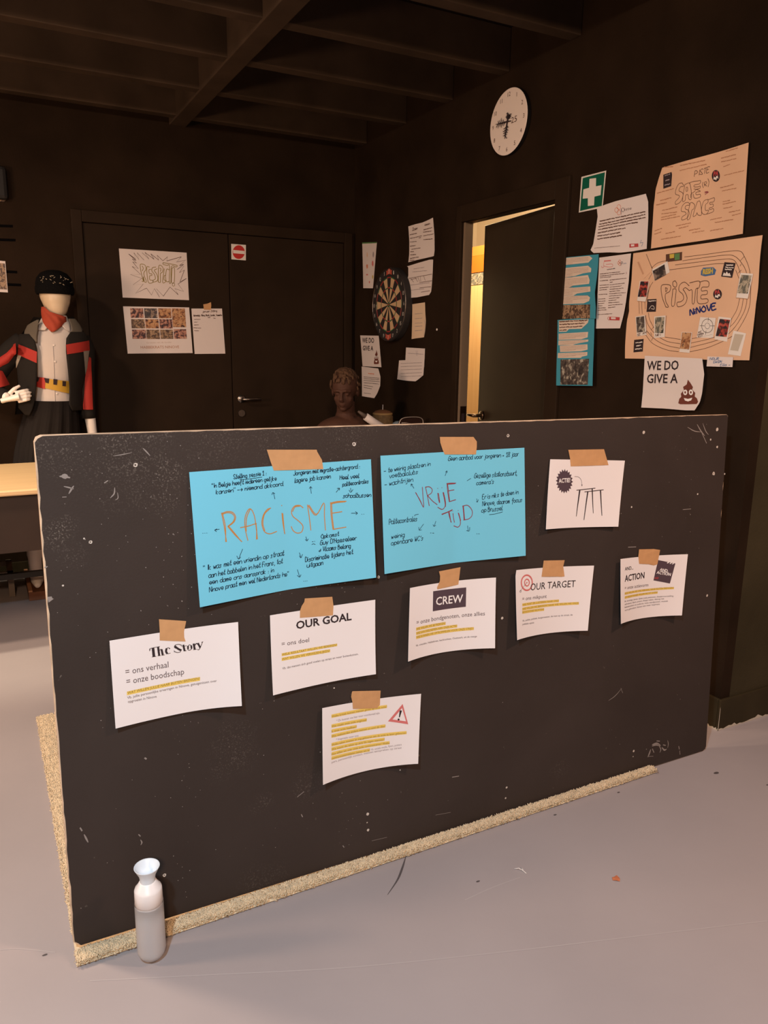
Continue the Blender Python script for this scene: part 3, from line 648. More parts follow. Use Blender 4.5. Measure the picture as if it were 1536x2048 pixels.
def tufts(x, y, z, dx, dy, L_, w):
    """many little yarn loops at once: three-sided tapering bent stubs"""
    n_ = len(x); V = np.zeros((n_, 3, 3, 3)); ph = rs.uniform(0, 6.3, n_)
    for j, t in enumerate((0, .55, 1.0)):
        ww = w * (1, 1.15, .55)[j]
        for k_ in range(3):
            a_ = ph + k_ * 2.0944; V[:, j, k_, 0] = x + dx * t * L_ + ww * np.cos(a_); V[:, j, k_, 1] = y + dy * t * L_ + ww * np.sin(a_); V[:, j, k_, 2] = z + L_ * (t - .45 * t * t * (np.abs(dx) + np.abs(dy)))
    V = V.reshape(-1, 3); Fc = []
    for i in range(n_):
        q = 9 * i
        for j in (0, 3):
            for k_ in range(3): Fc.append((q + j + k_, q + j + (k_ + 1) % 3, q + j + 3 + (k_ + 1) % 3, q + j + 3 + k_))
        Fc.append((q + 6, q + 7, q + 8))
    return V, Fc
U_ = rs.uniform
n1 = 15000; x = RX0 + np.abs(rs.normal(0, .06, n1)); y = U_(RY0, RY1, n1); keep = ~((y > 1.692 - .0075 * (x - .08)) & (y < 1.755) & (x > .078)) & (x < RX0 + .2); x, y = x[keep], y[keep]; ex = np.clip(1 - (x - RX0) / .015, 0, 1)
V1, F1 = tufts(x, y, .0135 - .011 * ex * U_(0, 1, len(x)), -ex * U_(.1, .5, len(x)) + U_(-.6, .6, len(x)), U_(-.6, .6, len(x)), U_(.005, .008, len(x)), U_(.0016, .0025, len(x)))
n2_ = 17000; x = U_(RX0, RX1, n2_); y = RY0 + U_(0, .044, n2_) ** 1.0; keep = y < 1.6895 - .0075 * (x - .08); x, y = x[keep], y[keep]; ey = np.clip(1 - (y - RY0) / .012, 0, 1); ex = np.clip(1 - (RX1 - x) / .01, 0, 1)
V2, F2 = tufts(x, y, .0135 - .011 * ey * U_(0, 1, len(x)), ex * .5 + U_(-.6, .6, len(x)), -ey * U_(.2, .9, len(x)) + U_(-.4, .4, len(x)), U_(.005, .0085, len(x)), U_(.0016, .0025, len(x)))
m1 = len(V1); mk('pile', np.vstack([V1, V2]), F1 + [tuple(i + m1 for i in f) for f in F2], M_rug, rg, smooth=True, kind='stuff')
# ------------------------------------------------------------------ water bottle
bx, by_ = .2445, 1.605
bt = root('water_bottle', (bx, by_, 0), 'white water bottle with flared cup lid standing before the board', 'bottle')
M_frost = mat('frosted_plastic', (.90, .88, .88), .30, trans=.68, ior=1.15, spec=.5)
M_cap = mat('white_plastic_cap', (.86, .80, .78), .35)
M_lid = mat('pale_blue_plastic', (.72, .78, .84), .35)
rb = .0325
prof = [(0, .0)] + [(rb * math.sin(a_) ** .75, .028 * (1 - math.cos(a_)) ** 1.0) for a_ in np.linspace(.15, math.pi / 2, 9)] + [(rb, .05), (rb, .10), (rb, .1505)]
G().lathe((bx, by_, .001), [(0.0001, .0), (.014, 0.0)] + prof[1:], 40).obj('bottle_body', M_frost, bt, smooth=True)
wp = [(max(r_ - .002, .0001), h_ + .002) for r_, h_ in [(0.0001, .0)] + prof[1:-1]] + [(rb - .002, .112), (.0001, .112)]
G().lathe((bx, by_, .001), wp, 40).obj('water', mat('bottle_water', (.74, .71, .72), .25, trans=.30, ior=1.2), bt, smooth=True)
G().lathe((bx, by_, .001), [(rb - .003, .145), (rb - .0015, .1515), (rb - .001, .152), (rb - .0015, .184), (rb - .003, .1885), (rb - .006, .191), (.019, .2045), (.017, .206), (.0001, .206)], 40).obj('cap', M_cap, bt, smooth=True)
G().lathe((bx, by_, .203), [(.0001, 0), (.0165, 0), (.017, .004), (.0175, .013), (.019, .020), (.0275, .038), (.0288, .0405), (.0283, .0415), (.0262, .039), (.018, .024), (.014, .018), (.0001, .016)], 40).obj('drinking_cup', M_lid, bt, smooth=True)
#SHEETS
# ------------------------------------------------------------------ sheets taped to the board
def curl(kl, kr, kb=.002, kt=.5, ac=.5):
    return lambda a, b: (kl * np.clip((ac - a) / ac, 0, 2) ** 2 + kr * np.clip((a - ac) / (1 - ac), 0, 2) ** 2) * (kt + (1 - kt) * np.clip(b, 0, 1.2)) + kb * np.clip(b, 0, 1.2) ** 2
def fold(kl, kr, kt=.15, af=.5):
    return lambda a, b: (kl * np.clip((af - a) / af, 0, 2) ** 1.15 + kr * np.clip((a - af) / (1 - af), 0, 2) ** 1.15) * (kt + (1 - kt) * np.clip(b, 0, 1.2))
def tape(P, label, on=BOARD, m=M_tape, sheet=None, d0=.0022, group='strips of brown tape holding the sheets on the board'):
    L = on.hit(P); n = len(L)
    d = np.full(n, d0)
    if sheet is not None: d = np.maximum(d, sheet.d(L) + .0007)
    V = list(on.world(L, d)) + list(on.world(L, d - .0006)); T = tessellate_polygon([[Vector((p[0], p[1], 0)) for p in L]])
    Fc = [tuple(t) for t in T] + [tuple(i + n for i in t[::-1]) for t in T] + [(i, n + i, n + (i + 1) % n, (i + 1) % n) for i in range(n)]
    o = mk('tape_strip', V, Fc, m); tag(o, label, 'tape', group); return o
# blue sheet RACISME
k = K(370, 880, 3.84)
S = Sheet(BOARD, k([(32, 247), (1428, 148), (1468, 1057), (115, 1285)]), fold(.022, .026), grid=(40, 12))
for st, p0, p1, h in [('Stelling sessie 1 :', (372, 300), (628, 268), 34), ('"In Belgie heeft iedereen gelijke', (205, 368), (706, 308), 34), ('kansen" -> niemand akkoord.', (238, 415), (762, 350), 34),
    ('Jongeren met migratie-achtergrond :', (833, 272), (1345, 216), 34), ('lagere job kansen', (842, 328), (1122, 292), 34), ('Heel veel', (1188, 306), (1340, 290), 34), ('politiecontroles', (1208, 356), (1412, 330), 32), ('schoolbussen', (1212, 444), (1430, 436), 34),
    ('Opkomst', (1044, 756), (1186, 734), 32), ("Guy D'Haeseleer", (1038, 806), (1320, 768), 36), ('& Vlaams Belang', (1028, 858), (1276, 826), 34), ('Discriminatie tijdens het', (924, 936), (1292, 874), 36), ('uitgaan', (936, 978), (1066, 956), 34),
    ('" Ik was met een vriendin op straat', (140, 1004), (764, 884), 40), ('aan het babbelen in het Frans, tot', (182, 1058), (752, 944), 38), ('een dame ons aansprak : in', (186, 1110), (688, 1012), 36), ('Ninove praat men wel Nederlands he"', (186, 1168), (798, 1042), 38)]:
    S.hand(st, *k([p0, p1]), h / 3.84, M_pen, 1.3)
S.ink([k(q) for q in [[(420, 305), (500, 298), (590, 285)], [(690, 452), (684, 425), (676, 405)], [(667, 420), (674, 404), (690, 412)], [(970, 410), (966, 385), (964, 360)], [(955, 372), (964, 358), (975, 370)], [(1160, 402), (1185, 370)], [(1168, 372), (1186, 370), (1184, 385)],
    [(1270, 368), (1276, 395)], [(1260, 385), (1272, 402), (1290, 380)], [(228, 692), (264, 684)], [(245, 682), (228, 692), (242, 703)], [(1276, 562), (1324, 562)], [(1308, 550), (1324, 562), (1312, 572)], [(442, 838), (428, 872), (412, 912)], [(398, 890), (410, 914), (428, 898)],
    [(928, 742), (936, 770)], [(924, 764), (936, 774), (946, 760)], [(878, 864), (890, 902)], [(878, 890), (890, 904), (902, 878)], [(862, 994), (880, 1050)], [(862, 1040), (880, 1052), (890, 1034)], [(975, 782), (985, 780)], [(992, 779), (998, 778)], [(974, 802), (986, 797), (1000, 802)]]], 1.05, M_pen, 'handwriting')
for p in [(135, 716), (150, 715), (165, 714), (1355, 570), (1370, 569), (910, 1084), (922, 1083), (934, 1082)]: S.ink([k([p, (p[0] + 5, p[1])])], 1.0, M_pen, 'handwriting')
R_ = [[(280, 560), (300, 660), (318, 780)], [(287, 560), (310, 665), (312, 780)], [(280, 565), (320, 550), (365, 555), (388, 590), (375, 630), (330, 665)], [(292, 568), (325, 558), (360, 564), (380, 592), (368, 628), (330, 662)], [(330, 665), (380, 725), (436, 780)], [(334, 660), (385, 720), (430, 776)],
    [(482, 770), (462, 680), (460, 600), (478, 548), (498, 528), (520, 550), (538, 610), (556, 760)], [(470, 700), (472, 600), (500, 530)], [(545, 640), (550, 700), (548, 762)], [(425, 672), (480, 662), (548, 640)],
    [(658, 522), (628, 536), (600, 580), (590, 640), (608, 700), (650, 720), (704, 702)], [(650, 528), (610, 570), (598, 640), (612, 695)], [(744, 562), (752, 640), (766, 720)], [(750, 562), (764, 715)], [(741, 500), (743, 506)],
    [(906, 520), (880, 502), (840, 508), (818, 545), (828, 585), (870, 620), (905, 660), (895, 705), (860, 714), (830, 695), (816, 665)], [(880, 508), (845, 514), (826, 548)], [(940, 498), (955, 600), (966, 692)], [(946, 505), (1005, 578), (1066, 482), (1070, 580), (1078, 692)], [(952, 500), (1008, 570), (1060, 488)],
    [(1118, 480), (1122, 580), (1136, 686)], [(1126, 482), (1130, 580), (1142, 682)], [(1116, 484), (1170, 472), (1238, 470)], [(1122, 490), (1170, 480), (1230, 474)], [(1126, 562), (1206, 550)], [(1136, 686), (1238, 668)]]
S.ink([k(q) for q in R_], 1.75, M_brownpen, 'heading')
S.build('poster', 'turquoise sheet with RACISME in brown marker and handwritten notes', 'poster', M_blue)
tape(k([(626, 74), (1008, 74), (1012, 90), (1048, 152), (1058, 222), (680, 234), (655, 165)]), 'wide brown tape over the turquoise sheet reading RACISME', sheet=S)
# blue sheet VRIJE TIJD
k = K(750, 860, 4.8)
S = Sheet(BOARD, k([(52, 247), (1434, 170), (1447, 1207), (92, 1383)]), fold(.026, .018, .2), grid=(40, 12))
for st, p0, p1, h in [('- te weinig plaatsen in', (84, 412), (536, 342), 44), ('voetbalclubs', (138, 462), (414, 418), 44), ('- wachtrijen', (90, 540), (368, 492), 46), ('Geen aanbod voor jongeren + 18 jaar', (702, 296), (1380, 250), 44), ('Gezellige stationsbuurt,', (952, 462), (1366, 432), 46),
    ("camera's", (972, 528), (1146, 514), 42), ('Er is niks te doen in', (1030, 666), (1378, 612), 44), ('Ninove, daarom focus', (1030, 728), (1416, 688), 44), ('op Brussel', (1022, 792), (1226, 768), 46), ('Politiecontroles', (134, 906), (406, 872), 50), ('weinig', (156, 1044), (288, 1022), 44), ("openbare WC's", (154, 1106), (468, 1056), 46)]:
    S.hand(st, *k([p0, p1]), h / 4.8, M_pen, 1.15)
S.ink([k(q) for q in [[(672, 440), (690, 392)], [(676, 405), (690, 392), (692, 410)], [(374, 560), (346, 518)], [(345, 540), (346, 518), (362, 524)], [(882, 488), (920, 464)], [(380, 826), (384, 815), (416, 808)], [(466, 902), (425, 958)], [(420, 934), (424, 960), (446, 958)], [(584, 874), (568, 922)], [(556, 908), (566, 924), (582, 914)],
    [(888, 918), (894, 968)], [(878, 966), (904, 968), (908, 934)], [(976, 660), (982, 690), (992, 668)], [(972, 686), (984, 692)], [(1096, 812), (1150, 806), (1224, 786)], [(530, 988), (540, 988)], [(550, 989), (566, 990)], [(974, 996), (982, 996)], [(992, 996), (1002, 996)]]], .95, M_pen, 'handwriting')
S.ink([k(q) for q in [[(388, 600), (430, 670), (466, 742), (460, 640), (454, 548)], [(392, 602), (462, 738)], [(484, 548), (502, 630), (520, 726)], [(484, 548), (520, 545), (548, 570), (540, 605), (505, 628)], [(505, 630), (550, 680), (596, 716)], [(602, 606), (606, 650), (618, 698)], [(608, 606), (622, 696)], [(600, 558), (603, 562)], [(640, 552), (643, 556)],
    [(652, 600), (668, 680), (672, 730), (645, 762), (602, 742)], [(658, 600), (676, 690), (676, 735)], [(690, 512), (698, 600), (712, 688)], [(696, 512), (716, 684)], [(688, 514), (730, 510), (776, 510)], [(692, 520), (770, 515)], [(700, 585), (760, 574)], [(712, 688), (776, 668)],
    [(640, 808), (700, 785), (742, 764)], [(642, 812), (740, 770)], [(704, 786), (716, 840), (732, 886)], [(712, 784), (728, 884)], [(748, 800), (754, 850), (762, 886)], [(798, 796), (816, 860), (818, 905), (795, 932), (756, 920)], [(803, 798), (822, 870)], [(796, 770), (799, 774)], [(745, 775), (748, 778)],
    [(842, 728), (850, 800), (854, 862)], [(848, 728), (860, 860)], [(840, 730), (890, 724), (930, 770), (930, 820), (900, 852), (850, 864)]]], 1.5, M_redpen, 'heading')
S.build('poster', 'turquoise sheet with VRIJE TIJD in red marker and handwritten notes', 'poster', M_blue)
tape(k([(618, 66), (940, 66), (972, 110), (972, 160), (964, 234), (665, 234), (645, 190), (622, 120)]), 'brown tape over the fold of the turquoise VRIJE TIJD sheet', sheet=S)
# The Story
def serif(S, k, m):
    """heading The Story drawn as heavy high-contrast letters"""
    def st(pts, w): S.ink([k(pts)], w / 5.12, m, 'heading', smooth=len(pts) > 2)
    st([(508, 612), (512, 600), (560, 588), (612, 578)], 5); st([(508, 625), (512, 602)], 7); st([(542, 594), (552, 684)], 26); st([(530, 686), (576, 679)], 5)
    st([(594, 580), (606, 672)], 20); st([(590, 674), (622, 670)], 5); st([(606, 620), (622, 606), (634, 608)], 5); st([(630, 608), (642, 664)], 20); st([(630, 669), (662, 664)], 5)
    st([(716, 600), (700, 590), (680, 600), (676, 630), (690, 652), (720, 645)], 5); st([(680, 602), (676, 628), (686, 648)], 20); st([(706, 596), (714, 600)], 12)
    st([(830, 562), (800, 556), (768, 566), (764, 590), (800, 604), (826, 618), (820, 634), (790, 640), (760, 628)], 6); st([(768, 578), (800, 602), (828, 616)], 20); st([(832, 560), (834, 578)], 5); st([(758, 618), (762, 636)], 5)
    st([(852, 560), (866, 625)], 19); st([(842, 578), (888, 570)], 5); st([(866, 625), (884, 620)], 5)
    st([(915, 560), (896, 580), (900, 610), (918, 616), (938, 600), (936, 570), (915, 560)], 6); st([(900, 572), (901, 605)], 17); st([(934, 568), (937, 600)], 17)
    st([(958, 548), (970, 610)], 20); st([(954, 612), (990, 606)], 5); st([(972, 565), (984, 548), (996, 552)], 9); st([(948, 554), (966, 548)], 5)
    st([(1002, 545), (1026, 590)], 18); st([(1050, 530), (1026, 590), (1010, 612), (998, 608)], 6); st([(996, 546), (1016, 542)], 5); st([(1038, 534), (1056, 530)], 5)
k = K(200, 1180, 5.12)
S = Sheet(BOARD, k([(97, 520), (1414, 328), (1453, 1188), (160, 1420)]), curl(.010, .030, .006, .35), grid=(24, 12))
serif(S, k, M_black)
S.text('= ons verhaal', *k([(262, 868), (702, 790)]), 62 / 5.12, M_grey); S.text('= onze boodschap', *k([(272, 968), (862, 862)]), 62 / 5.12, M_grey)
def hl(S, P): S.fill(P, M_yell, 'highlight', .00035)
hl(S, k([(275, 1040), (1024, 890), (1024, 928), (275, 1078)])); S.text('WAT WILLEN JULLIE NAAR BUITEN BRENGEN?', *k([(280, 1068), (1020, 918)]), 27 / 5.12, M_ygrey, off=.0006, shear=.15)
S.text('Vb. jullie persoonlijke ervaringen in Ninove, getuigenissen over', *k([(280, 1116), (1196, 940)]), 26 / 5.12, M_grey); S.text('opgroeien in Ninove', *k([(285, 1156), (580, 1100)]), 26 / 5.12, M_grey)
S.build('notice', 'white sheet headed The Story, lowest-left of the sheets on the board', 'notice', M_paper)
tape(k([(602, 297), (880, 316), (875, 345), (858, 420), (860, 480), (874, 524), (610, 514), (610, 420)]), 'small torn brown tape above the sheet headed The Story', sheet=S)
# OUR GOAL
k = K(520, 1180, 5.908)
S = Sheet(BOARD, k([(118, 300), (1362, 115), (1370, 995), (155, 1246)]), curl(.008, .012, .008, .3), grid=(24, 12))
S.text('OUR GOAL', *k([(428, 462), (1082, 352)]), 88 / 5.908, M_black, 'heading', bold=.025); S.text('= ons doel', *k([(256, 664), (580, 612)]), 52 / 5.908, M_grey)
hl(S, k([(256, 748), (912, 632), (912, 662), (256, 782)])); hl(S, k([(256, 800), (828, 698), (828, 734), (256, 838)]))
S.text('WELK RESULTAAT WILLEN WE BEREIKEN?', *k([(260, 778), (908, 660)]), 28 / 5.908, M_ygrey, off=.0006); S.text('WAT WILLEN WE VERWEZENLIJKEN?', *k([(260, 832), (824, 730)]), 28 / 5.908, M_ygrey, off=.0006)
S.text('Vb. dat mensen zich goed voelen op straat en meer buitenkomen.', *k([(264, 940), (1162, 766)]), 26 / 5.908, M_grey)
S.build('notice', 'white sheet headed OUR GOAL, taped right of The Story sheet', 'notice', M_paper)
tape(k([(526, 98), (850, 78), (864, 180), (858, 296), (468, 326), (470, 240), (490, 185), (520, 140)]), 'torn brown tape above the sheet headed OUR GOAL', sheet=S)
# warning sheet
k = K(630, 1370, 6.678)
S = Sheet(BOARD, k([(97, 310), (1417, 118), (1378, 1052), (107, 1335)]), curl(.022, .024, .004, .4), grid=(24, 12))
Hs = [((220, 434), (960, 300), 'Welke kritiek kunnen mensen geven op onze actie?', 1), ((285, 490), (866, 384), '* Zo kunnen we hier voor voorbereid zijn.', 0), ((220, 566), (690, 478), 'Wat maakt onze actie origineel?', 1), ((220, 632), (556, 568), 'Is onze actie haalbaar?', 1), ((220, 700), (940, 560), 'Wat realiseerden andere mensen al rond dit idee?', 1), ((280, 742), (578, 686), '* Inspiratie voor ons', 0),
    ((220, 814), (1222, 650), 'Welke zaken moeten er nog gebeuren om de actie te laten gebeuren?', 1), ((220, 874), (928, 738), 'Wie neemt die taken op zich? En tegen wanneer?', 1), ((220, 938), (996, 784), 'Hoe willen we over onze actie communiceren? Welke', 1), ((220, 994), (732, 880), 'communicatiemiddelen zetten we in?', 1), ((745, 876), (1156, 806), 'Vb. sociale media, flyers, posters', 0), ((222, 1044), (1156, 848), 'pers, persoonlijk contact, mensen aanspreken op straat', 0)]
for a_, b_, st, y in Hs:
    if y: hl(S, k([(a_[0], a_[1] - 40), (b_[0], b_[1] - 36), (b_[0], b_[1] + 6), (a_[0], a_[1] + 6)]))
    S.text(st, *k([a_, b_]), 27 / 6.678, M_ygrey if y else M_lgrey, off=.0006)
for P in ([(1170, 252), (1244, 524), (1215, 485), (1162, 306)], [(1244, 524), (974, 484), (1034, 460), (1215, 485)], [(974, 484), (1170, 252), (1162, 306), (1034, 460)]): S.fill(k(P), M_pink, 'warning_triangle', .0005)
S.fill(k([(1128, 345), (1142, 336), (1160, 342), (1132, 430), (1120, 430)]), M_black, 'warning_triangle', .0006); S.fill(k([(1115 + 14 * math.cos(t), 460 + 14 * math.sin(t)) for t in np.linspace(0, 5.7, 10)]), M_black, 'warning_triangle', .0006)
S.build('notice', 'white sheet with red warning triangle and yellow lines, lowest on the board', 'notice', M_paper)
tape(k([(488, 84), (500, 78), (872, 72), (866, 160), (862, 262), (822, 306), (500, 314), (495, 230), (476, 150)]), 'brown tape above the sheet with the warning triangle', sheet=S)
# CREW
k = K(800, 1120, 6.98)
S = Sheet(BOARD, k([(140, 392), (1340, 245), (1327, 1232), (113, 1420)]), curl(.030, .028, .003, .55), grid=(24, 12))
S.fill(k([(462, 436), (924, 382), (918, 652), (457, 716)]), M_box, 'title_block', .0004); S.text('CREW', *k([(500, 632), (876, 588)]), 108 / 6.98, M_white, 'heading', bold=.012, off=.0006)
S.text('= onze bondgenoten, onze allies', *k([(230, 902), (1184, 772)]), 58 / 6.98, M_grey)
for a_, b_, st in [((224, 984), (636, 900), 'WIE WILLEN WE BETREKKEN?'), ((224, 1044), (798, 936), 'WIE KAN DEELNEMEN AAN ONZE ACTIE?'), ((224, 1100), (1030, 972), 'WIE KUNNEN WE OPTROMMELEN VOOR ONZE STRIJD?')]:
    hl(S, k([(a_[0], a_[1] - 40), (b_[0], b_[1] - 36), (b_[0], b_[1] + 4), (a_[0], a_[1] + 4)])); S.text(st, *k([(a_[0] + 4, a_[1] - 4), (b_[0] - 4, b_[1] - 4)]), 30 / 6.98, M_ygrey, off=.0006)
S.text('Vb. vrienden, Habbekrats, leerkrachten, Oostwerk, uit de marge', *k([(220, 1210), (1072, 1076)]), 26 / 6.98, M_grey)
S.build('notice', 'white sheet headed CREW in a dark block, below the VRIJE TIJD sheet', 'notice', M_paper)
tape(k([(536, 156), (838, 98), (826, 200), (808, 340), (512, 404), (508, 380), (550, 290), (552, 220)]), 'brown tape above the sheet headed CREW', sheet=S)
# OUR TARGET
k = K(1010, 1100, 7.68)
S = Sheet(BOARD, k([(175, 310), (1368, 240), (1272, 1240), (187, 1385)]), curl(.024, .022, .004, .5), grid=(24, 12), edges={'l': k([(162, 400), (172, 900)])})
def ring(S, k, c, rx, ry, w, m, nm, a0_=0, a1_=2 * math.pi, off=.0005): S.ink([k([(c[0] + rx * math.cos(t), c[1] + ry * math.sin(t)) for t in np.linspace(a0_, a1_, 17)])], w, m, nm, off)
ring(S, k, (334, 502), 84, 116, 3.1, M_pink, 'target_logo'); ring(S, k, (336, 500), 36, 52, 2.4, M_pink, 'target_logo'); S.fill(k([(335 + 9 * math.cos(t), 500 + 12 * math.sin(t)) for t in np.linspace(0, 5.7, 10)]), M_pink, 'target_logo', .0005)
S.ink([k([(228, 640), (290, 555), (335, 500)])], .6, M_grey, 'target_logo'); S.ink([k([(225, 632), (240, 615), (250, 640), (232, 650), (225, 632)])], .7, M_grey, 'target_logo')
S.text('OUR TARGET', *k([(388, 622), (1078, 566)]), 104 / 7.68, M_black, 'heading', off=.0008); S.text('= ons mikpunt', *k([(264, 778), (638, 734)]), 54 / 7.68, M_grey)
for a_, b_, st in [((264, 866), (828, 800), 'WIE MOET ER LUISTEREN NAAR ONS?'), ((264, 930), (1134, 838), 'WIE WILLEN WE BEREIKEN? NAAR WIE WILLEN WE ONZE'), ((264, 980), (600, 932), 'BOODSCHAP RICHTEN?')]:
    hl(S, k([(a_[0], a_[1] - 44), (b_[0], b_[1] - 40), (b_[0], b_[1]), (a_[0], a_[1])])); S.text(st, *k([(a_[0] + 4, a_[1] - 8), (b_[0] - 4, b_[1] - 8)]), 30 / 7.68, M_ygrey, off=.0006)
S.text('Vb. politie, politiek, burgemeester, de man op de straat, de', *k([(266, 1102), (1036, 1006)]), 26 / 7.68, M_grey); S.text('publieke opinie', *k([(266, 1154), (444, 1126)]), 26 / 7.68, M_grey)
S.build('notice', 'white sheet headed OUR TARGET with a red bullseye', 'notice', M_paper)
tape(k([(586, 160), (908, 154), (886, 250), (905, 402), (860, 410), (800, 408), (552, 408), (570, 280)]), 'brown tape above the sheet headed OUR TARGET', sheet=S)
# ACTION
k = K(1220, 1080, 8.533)
S = Sheet(BOARD, k([(180, 325), (1330, 243), (1228, 1288), (187, 1433)]), curl(.026, .024, .003, .5), grid=(24, 12))
S.text('AND...', *k([(252, 522), (396, 500)]), 58 / 8.533, M_black, 'heading', bold=.012); S.text('ACTION', *k([(250, 712), (584, 650)]), 104 / 8.533, M_black, 'heading', bold=.022); S.text('= onze actievorm', *k([(250, 848), (650, 790)]), 56 / 8.533, M_grey)
for a_, b_, st in [((250, 936), (1090, 838), 'HOE WILLEN WE ONS VERHAAL NAAR BUITEN BRENGEN?'), ((250, 1004), (812, 914), 'OP WELKE MANIER WILLEN WE DIT DOEN?')]:
    hl(S, k([(a_[0], a_[1] - 42), (b_[0], b_[1] - 36), (b_[0], b_[1]), (a_[0], a_[1])])); S.text(st, *k([(a_[0] + 4, a_[1] - 6), (b_[0] - 4, b_[1] - 8)]), 32 / 8.533, M_ygrey, off=.0006)
for a_, b_, st in [((250, 1060), (1084, 966), 'Bv. krachtige zinnen, lijsten zoals petitionen, theatervoorstelling,'), ((250, 1112), (920, 1012), 'zelf teksten, flyers, posters, filmpje maken, dialoog met'), ((250, 1162), (988, 1052), 'beleidsmakers en anderen, twee standpunten, muziek'), ((250, 1214), (846, 1104), 'vorm gebruiken. Samen met meer inspiratie')]: S.text(st, *k([a_, b_]), 27 / 8.533, M_grey)
S.fill(k([(820, 342), (1114, 400), (1020, 742), (740, 688)]), M_box, 'clapper_card', .0005)
for p in ([(965, 392), (990, 372), (1012, 376), (985, 400)], [(1010, 402), (1040, 380), (1058, 384), (1030, 408)], [(1050, 410), (1078, 390), (1096, 394), (1070, 414)]): S.fill(k(p), M_white, 'clapper_card', .0008)
S.text('AND,', *k([(842, 524), (990, 552)]), 46 / 8.533, M_white, 'clapper_card', bold=.03, off=.0008); S.text('ACTION', *k([(790, 572), (1030, 612)]), 46 / 8.533, M_white, 'clapper_card', bold=.03, off=.0008)
for x in (770, 795, 815): S.ink([k([(x - 10, 665), (x, 630)])], 1.0, M_red, 'clapper_card', .0008, smooth=False); S.ink([k([(x - 10, 665), (x + 14, 640)])], .8, M_red, 'clapper_card', .0008, smooth=False)
S.build('notice', 'white sheet headed ACTION with a dark clapper card printed on it', 'notice', M_paper)
tape(k([(480, 156), (740, 152), (846, 168), (826, 270), (800, 412), (740, 432), (650, 412), (482, 402), (468, 270)]), 'brown tape above the sheet headed ACTION', sheet=S)
# ACTIE table sheet
k = K(1080, 880, 4.8)
S = Sheet(BOARD, k([(98, 185), (815, 198), (752, 832), (57, 858)]), curl(.014, .010, .006, .2), grid=(20, 14))
P = []
for i in range(40):
    t = 2 * math.pi * i / 40 + .05; q = 1 if i % 2 == 0 else .80; P.append((234 + 82 * q * math.cos(t), 396 + 118 * q * math.sin(t)))
S.fill(k(P), M_box, 'starburst', .0004); S.text('ACTIE!', *k([(178, 412), (288, 404)]), 40 / 4.8, M_white, 'starburst', bold=.02, off=.0007)
S.ink([k([(332, 350), (368, 355), (395, 385), (402, 440)])], .7, M_grey); S.fill(k([(395, 428), (408, 428), (402, 446)]), M_grey, 'drawing')
S.ink([k([(350, 482), (530, 462)]), k([(426, 498), (610, 478)])], 1.4, M_black, 'drawing', smooth=False)
for p in ([(374, 484), (388, 482), (350, 733), (345, 733)], [(452, 498), (464, 497), (424, 768), (418, 768)], [(495, 468), (506, 466), (513, 703), (508, 703)], [(574, 484), (586, 482), (597, 727), (591, 727)]): S.fill(k(p), M_black, 'drawing')
S.build('notice', 'white sheet with a drawn long-legged table and a dark ACTIE! star', 'notice', M_paper)
tape(k([(266, 94), (610, 88), (652, 240), (290, 252), (284, 180)]), 'wide brown tape above the sheet with the drawn table', sheet=S)
#WALLSHEETS
# ------------------------------------------------------------------ things on the poster wall
w0 = lambda a, b: .003 * np.clip(b, 0, 1.2) ** 2 * (1 + np.sin(5 * a))
wv = lambda a, b: .004 * (1 - np.cos(6.28 * a)) * np.clip(b, 0, 1.2)
k = K(1140, 330, 9.035)
S = Sheet(SIDE, k([(207, 215), (655, 100), (588, 770), (160, 860)]), base=.003, grid=(2, 2))
S.fill(k([(232, 238), (632, 130), (575, 738), (182, 832)]), M_green, 'green_field', .0004, 1); S.fill(k([(355, 250), (475, 235), (470, 385), (572, 365), (555, 545), (445, 572), (437, 730), (325, 742), (325, 600), (232, 610), (245, 440), (348, 412)]), M_signw, 'cross', .0008, 1)
S.build('first_aid_sign', 'green first aid sign with white cross right of the open door', 'sign', M_signw, part='sign_plate')
def piste_logo(S, k, c, s_, m2=M_grey):
    for dx, dy in ((0, -1.1), (0, 1.1), (-.9, .1)): ring(S, k, (c[0] + dx * s_, c[1] + dy * s_), s_ * .75, s_ * .95, .9, M_oprint, 'logo')
    ring(S, k, (c[0] + 1.6 * s_, c[1]), s_ * .6, s_ * .75, .9, m2, 'logo'); S.ink([k([(c[0] + .9 * s_, c[1] - .5 * s_), (c[0] + .9 * s_, c[1] + 2 * s_)])], .9, m2, 'logo', smooth=False)
S = Sheet(SIDE, k([(485, 780), (1370, 520), (1385, 1515), (372, 1535)]), lambda a, b: w0(a, b) + .02 * np.clip(.35 - a, 0, 1) ** 1.5 * np.clip(b, 0, 1) + .006 * (1 - b) * np.clip(.3 - a, 0, 1), base=.004, edges={'t': k([(640, 715), (820, 655)]), 'r': k([(1412, 660), (1415, 950)]), 'b': k([(420, 1592), (700, 1578), (900, 1585), (1130, 1560)]), 'l': k([(500, 930), (455, 1220), (420, 1430)])}, grid=(24, 24))
piste_logo(S, k, (885, 810), 45); S.text('iste', *k([(985, 828), (1112, 802)]), 48 / 9, M_grey, 'logo')
for i, (a_, b_) in enumerate([((540, 1030), (1362, 856)), ((530, 1086), (1356, 910)), ((518, 1132), (1364, 962)), ((512, 1182), (1222, 1048)), ((505, 1240), (1002, 1152)), ((498, 1300), (902, 1234)), ((495, 1354), (948, 1284))]): S.scrib(*k([a_, b_]), 28 / 9, M_wpen, seed=i)
S.scrib(*k([(440, 1508), (902, 1468)]), 12 / 9, M_wpen, seed=9)
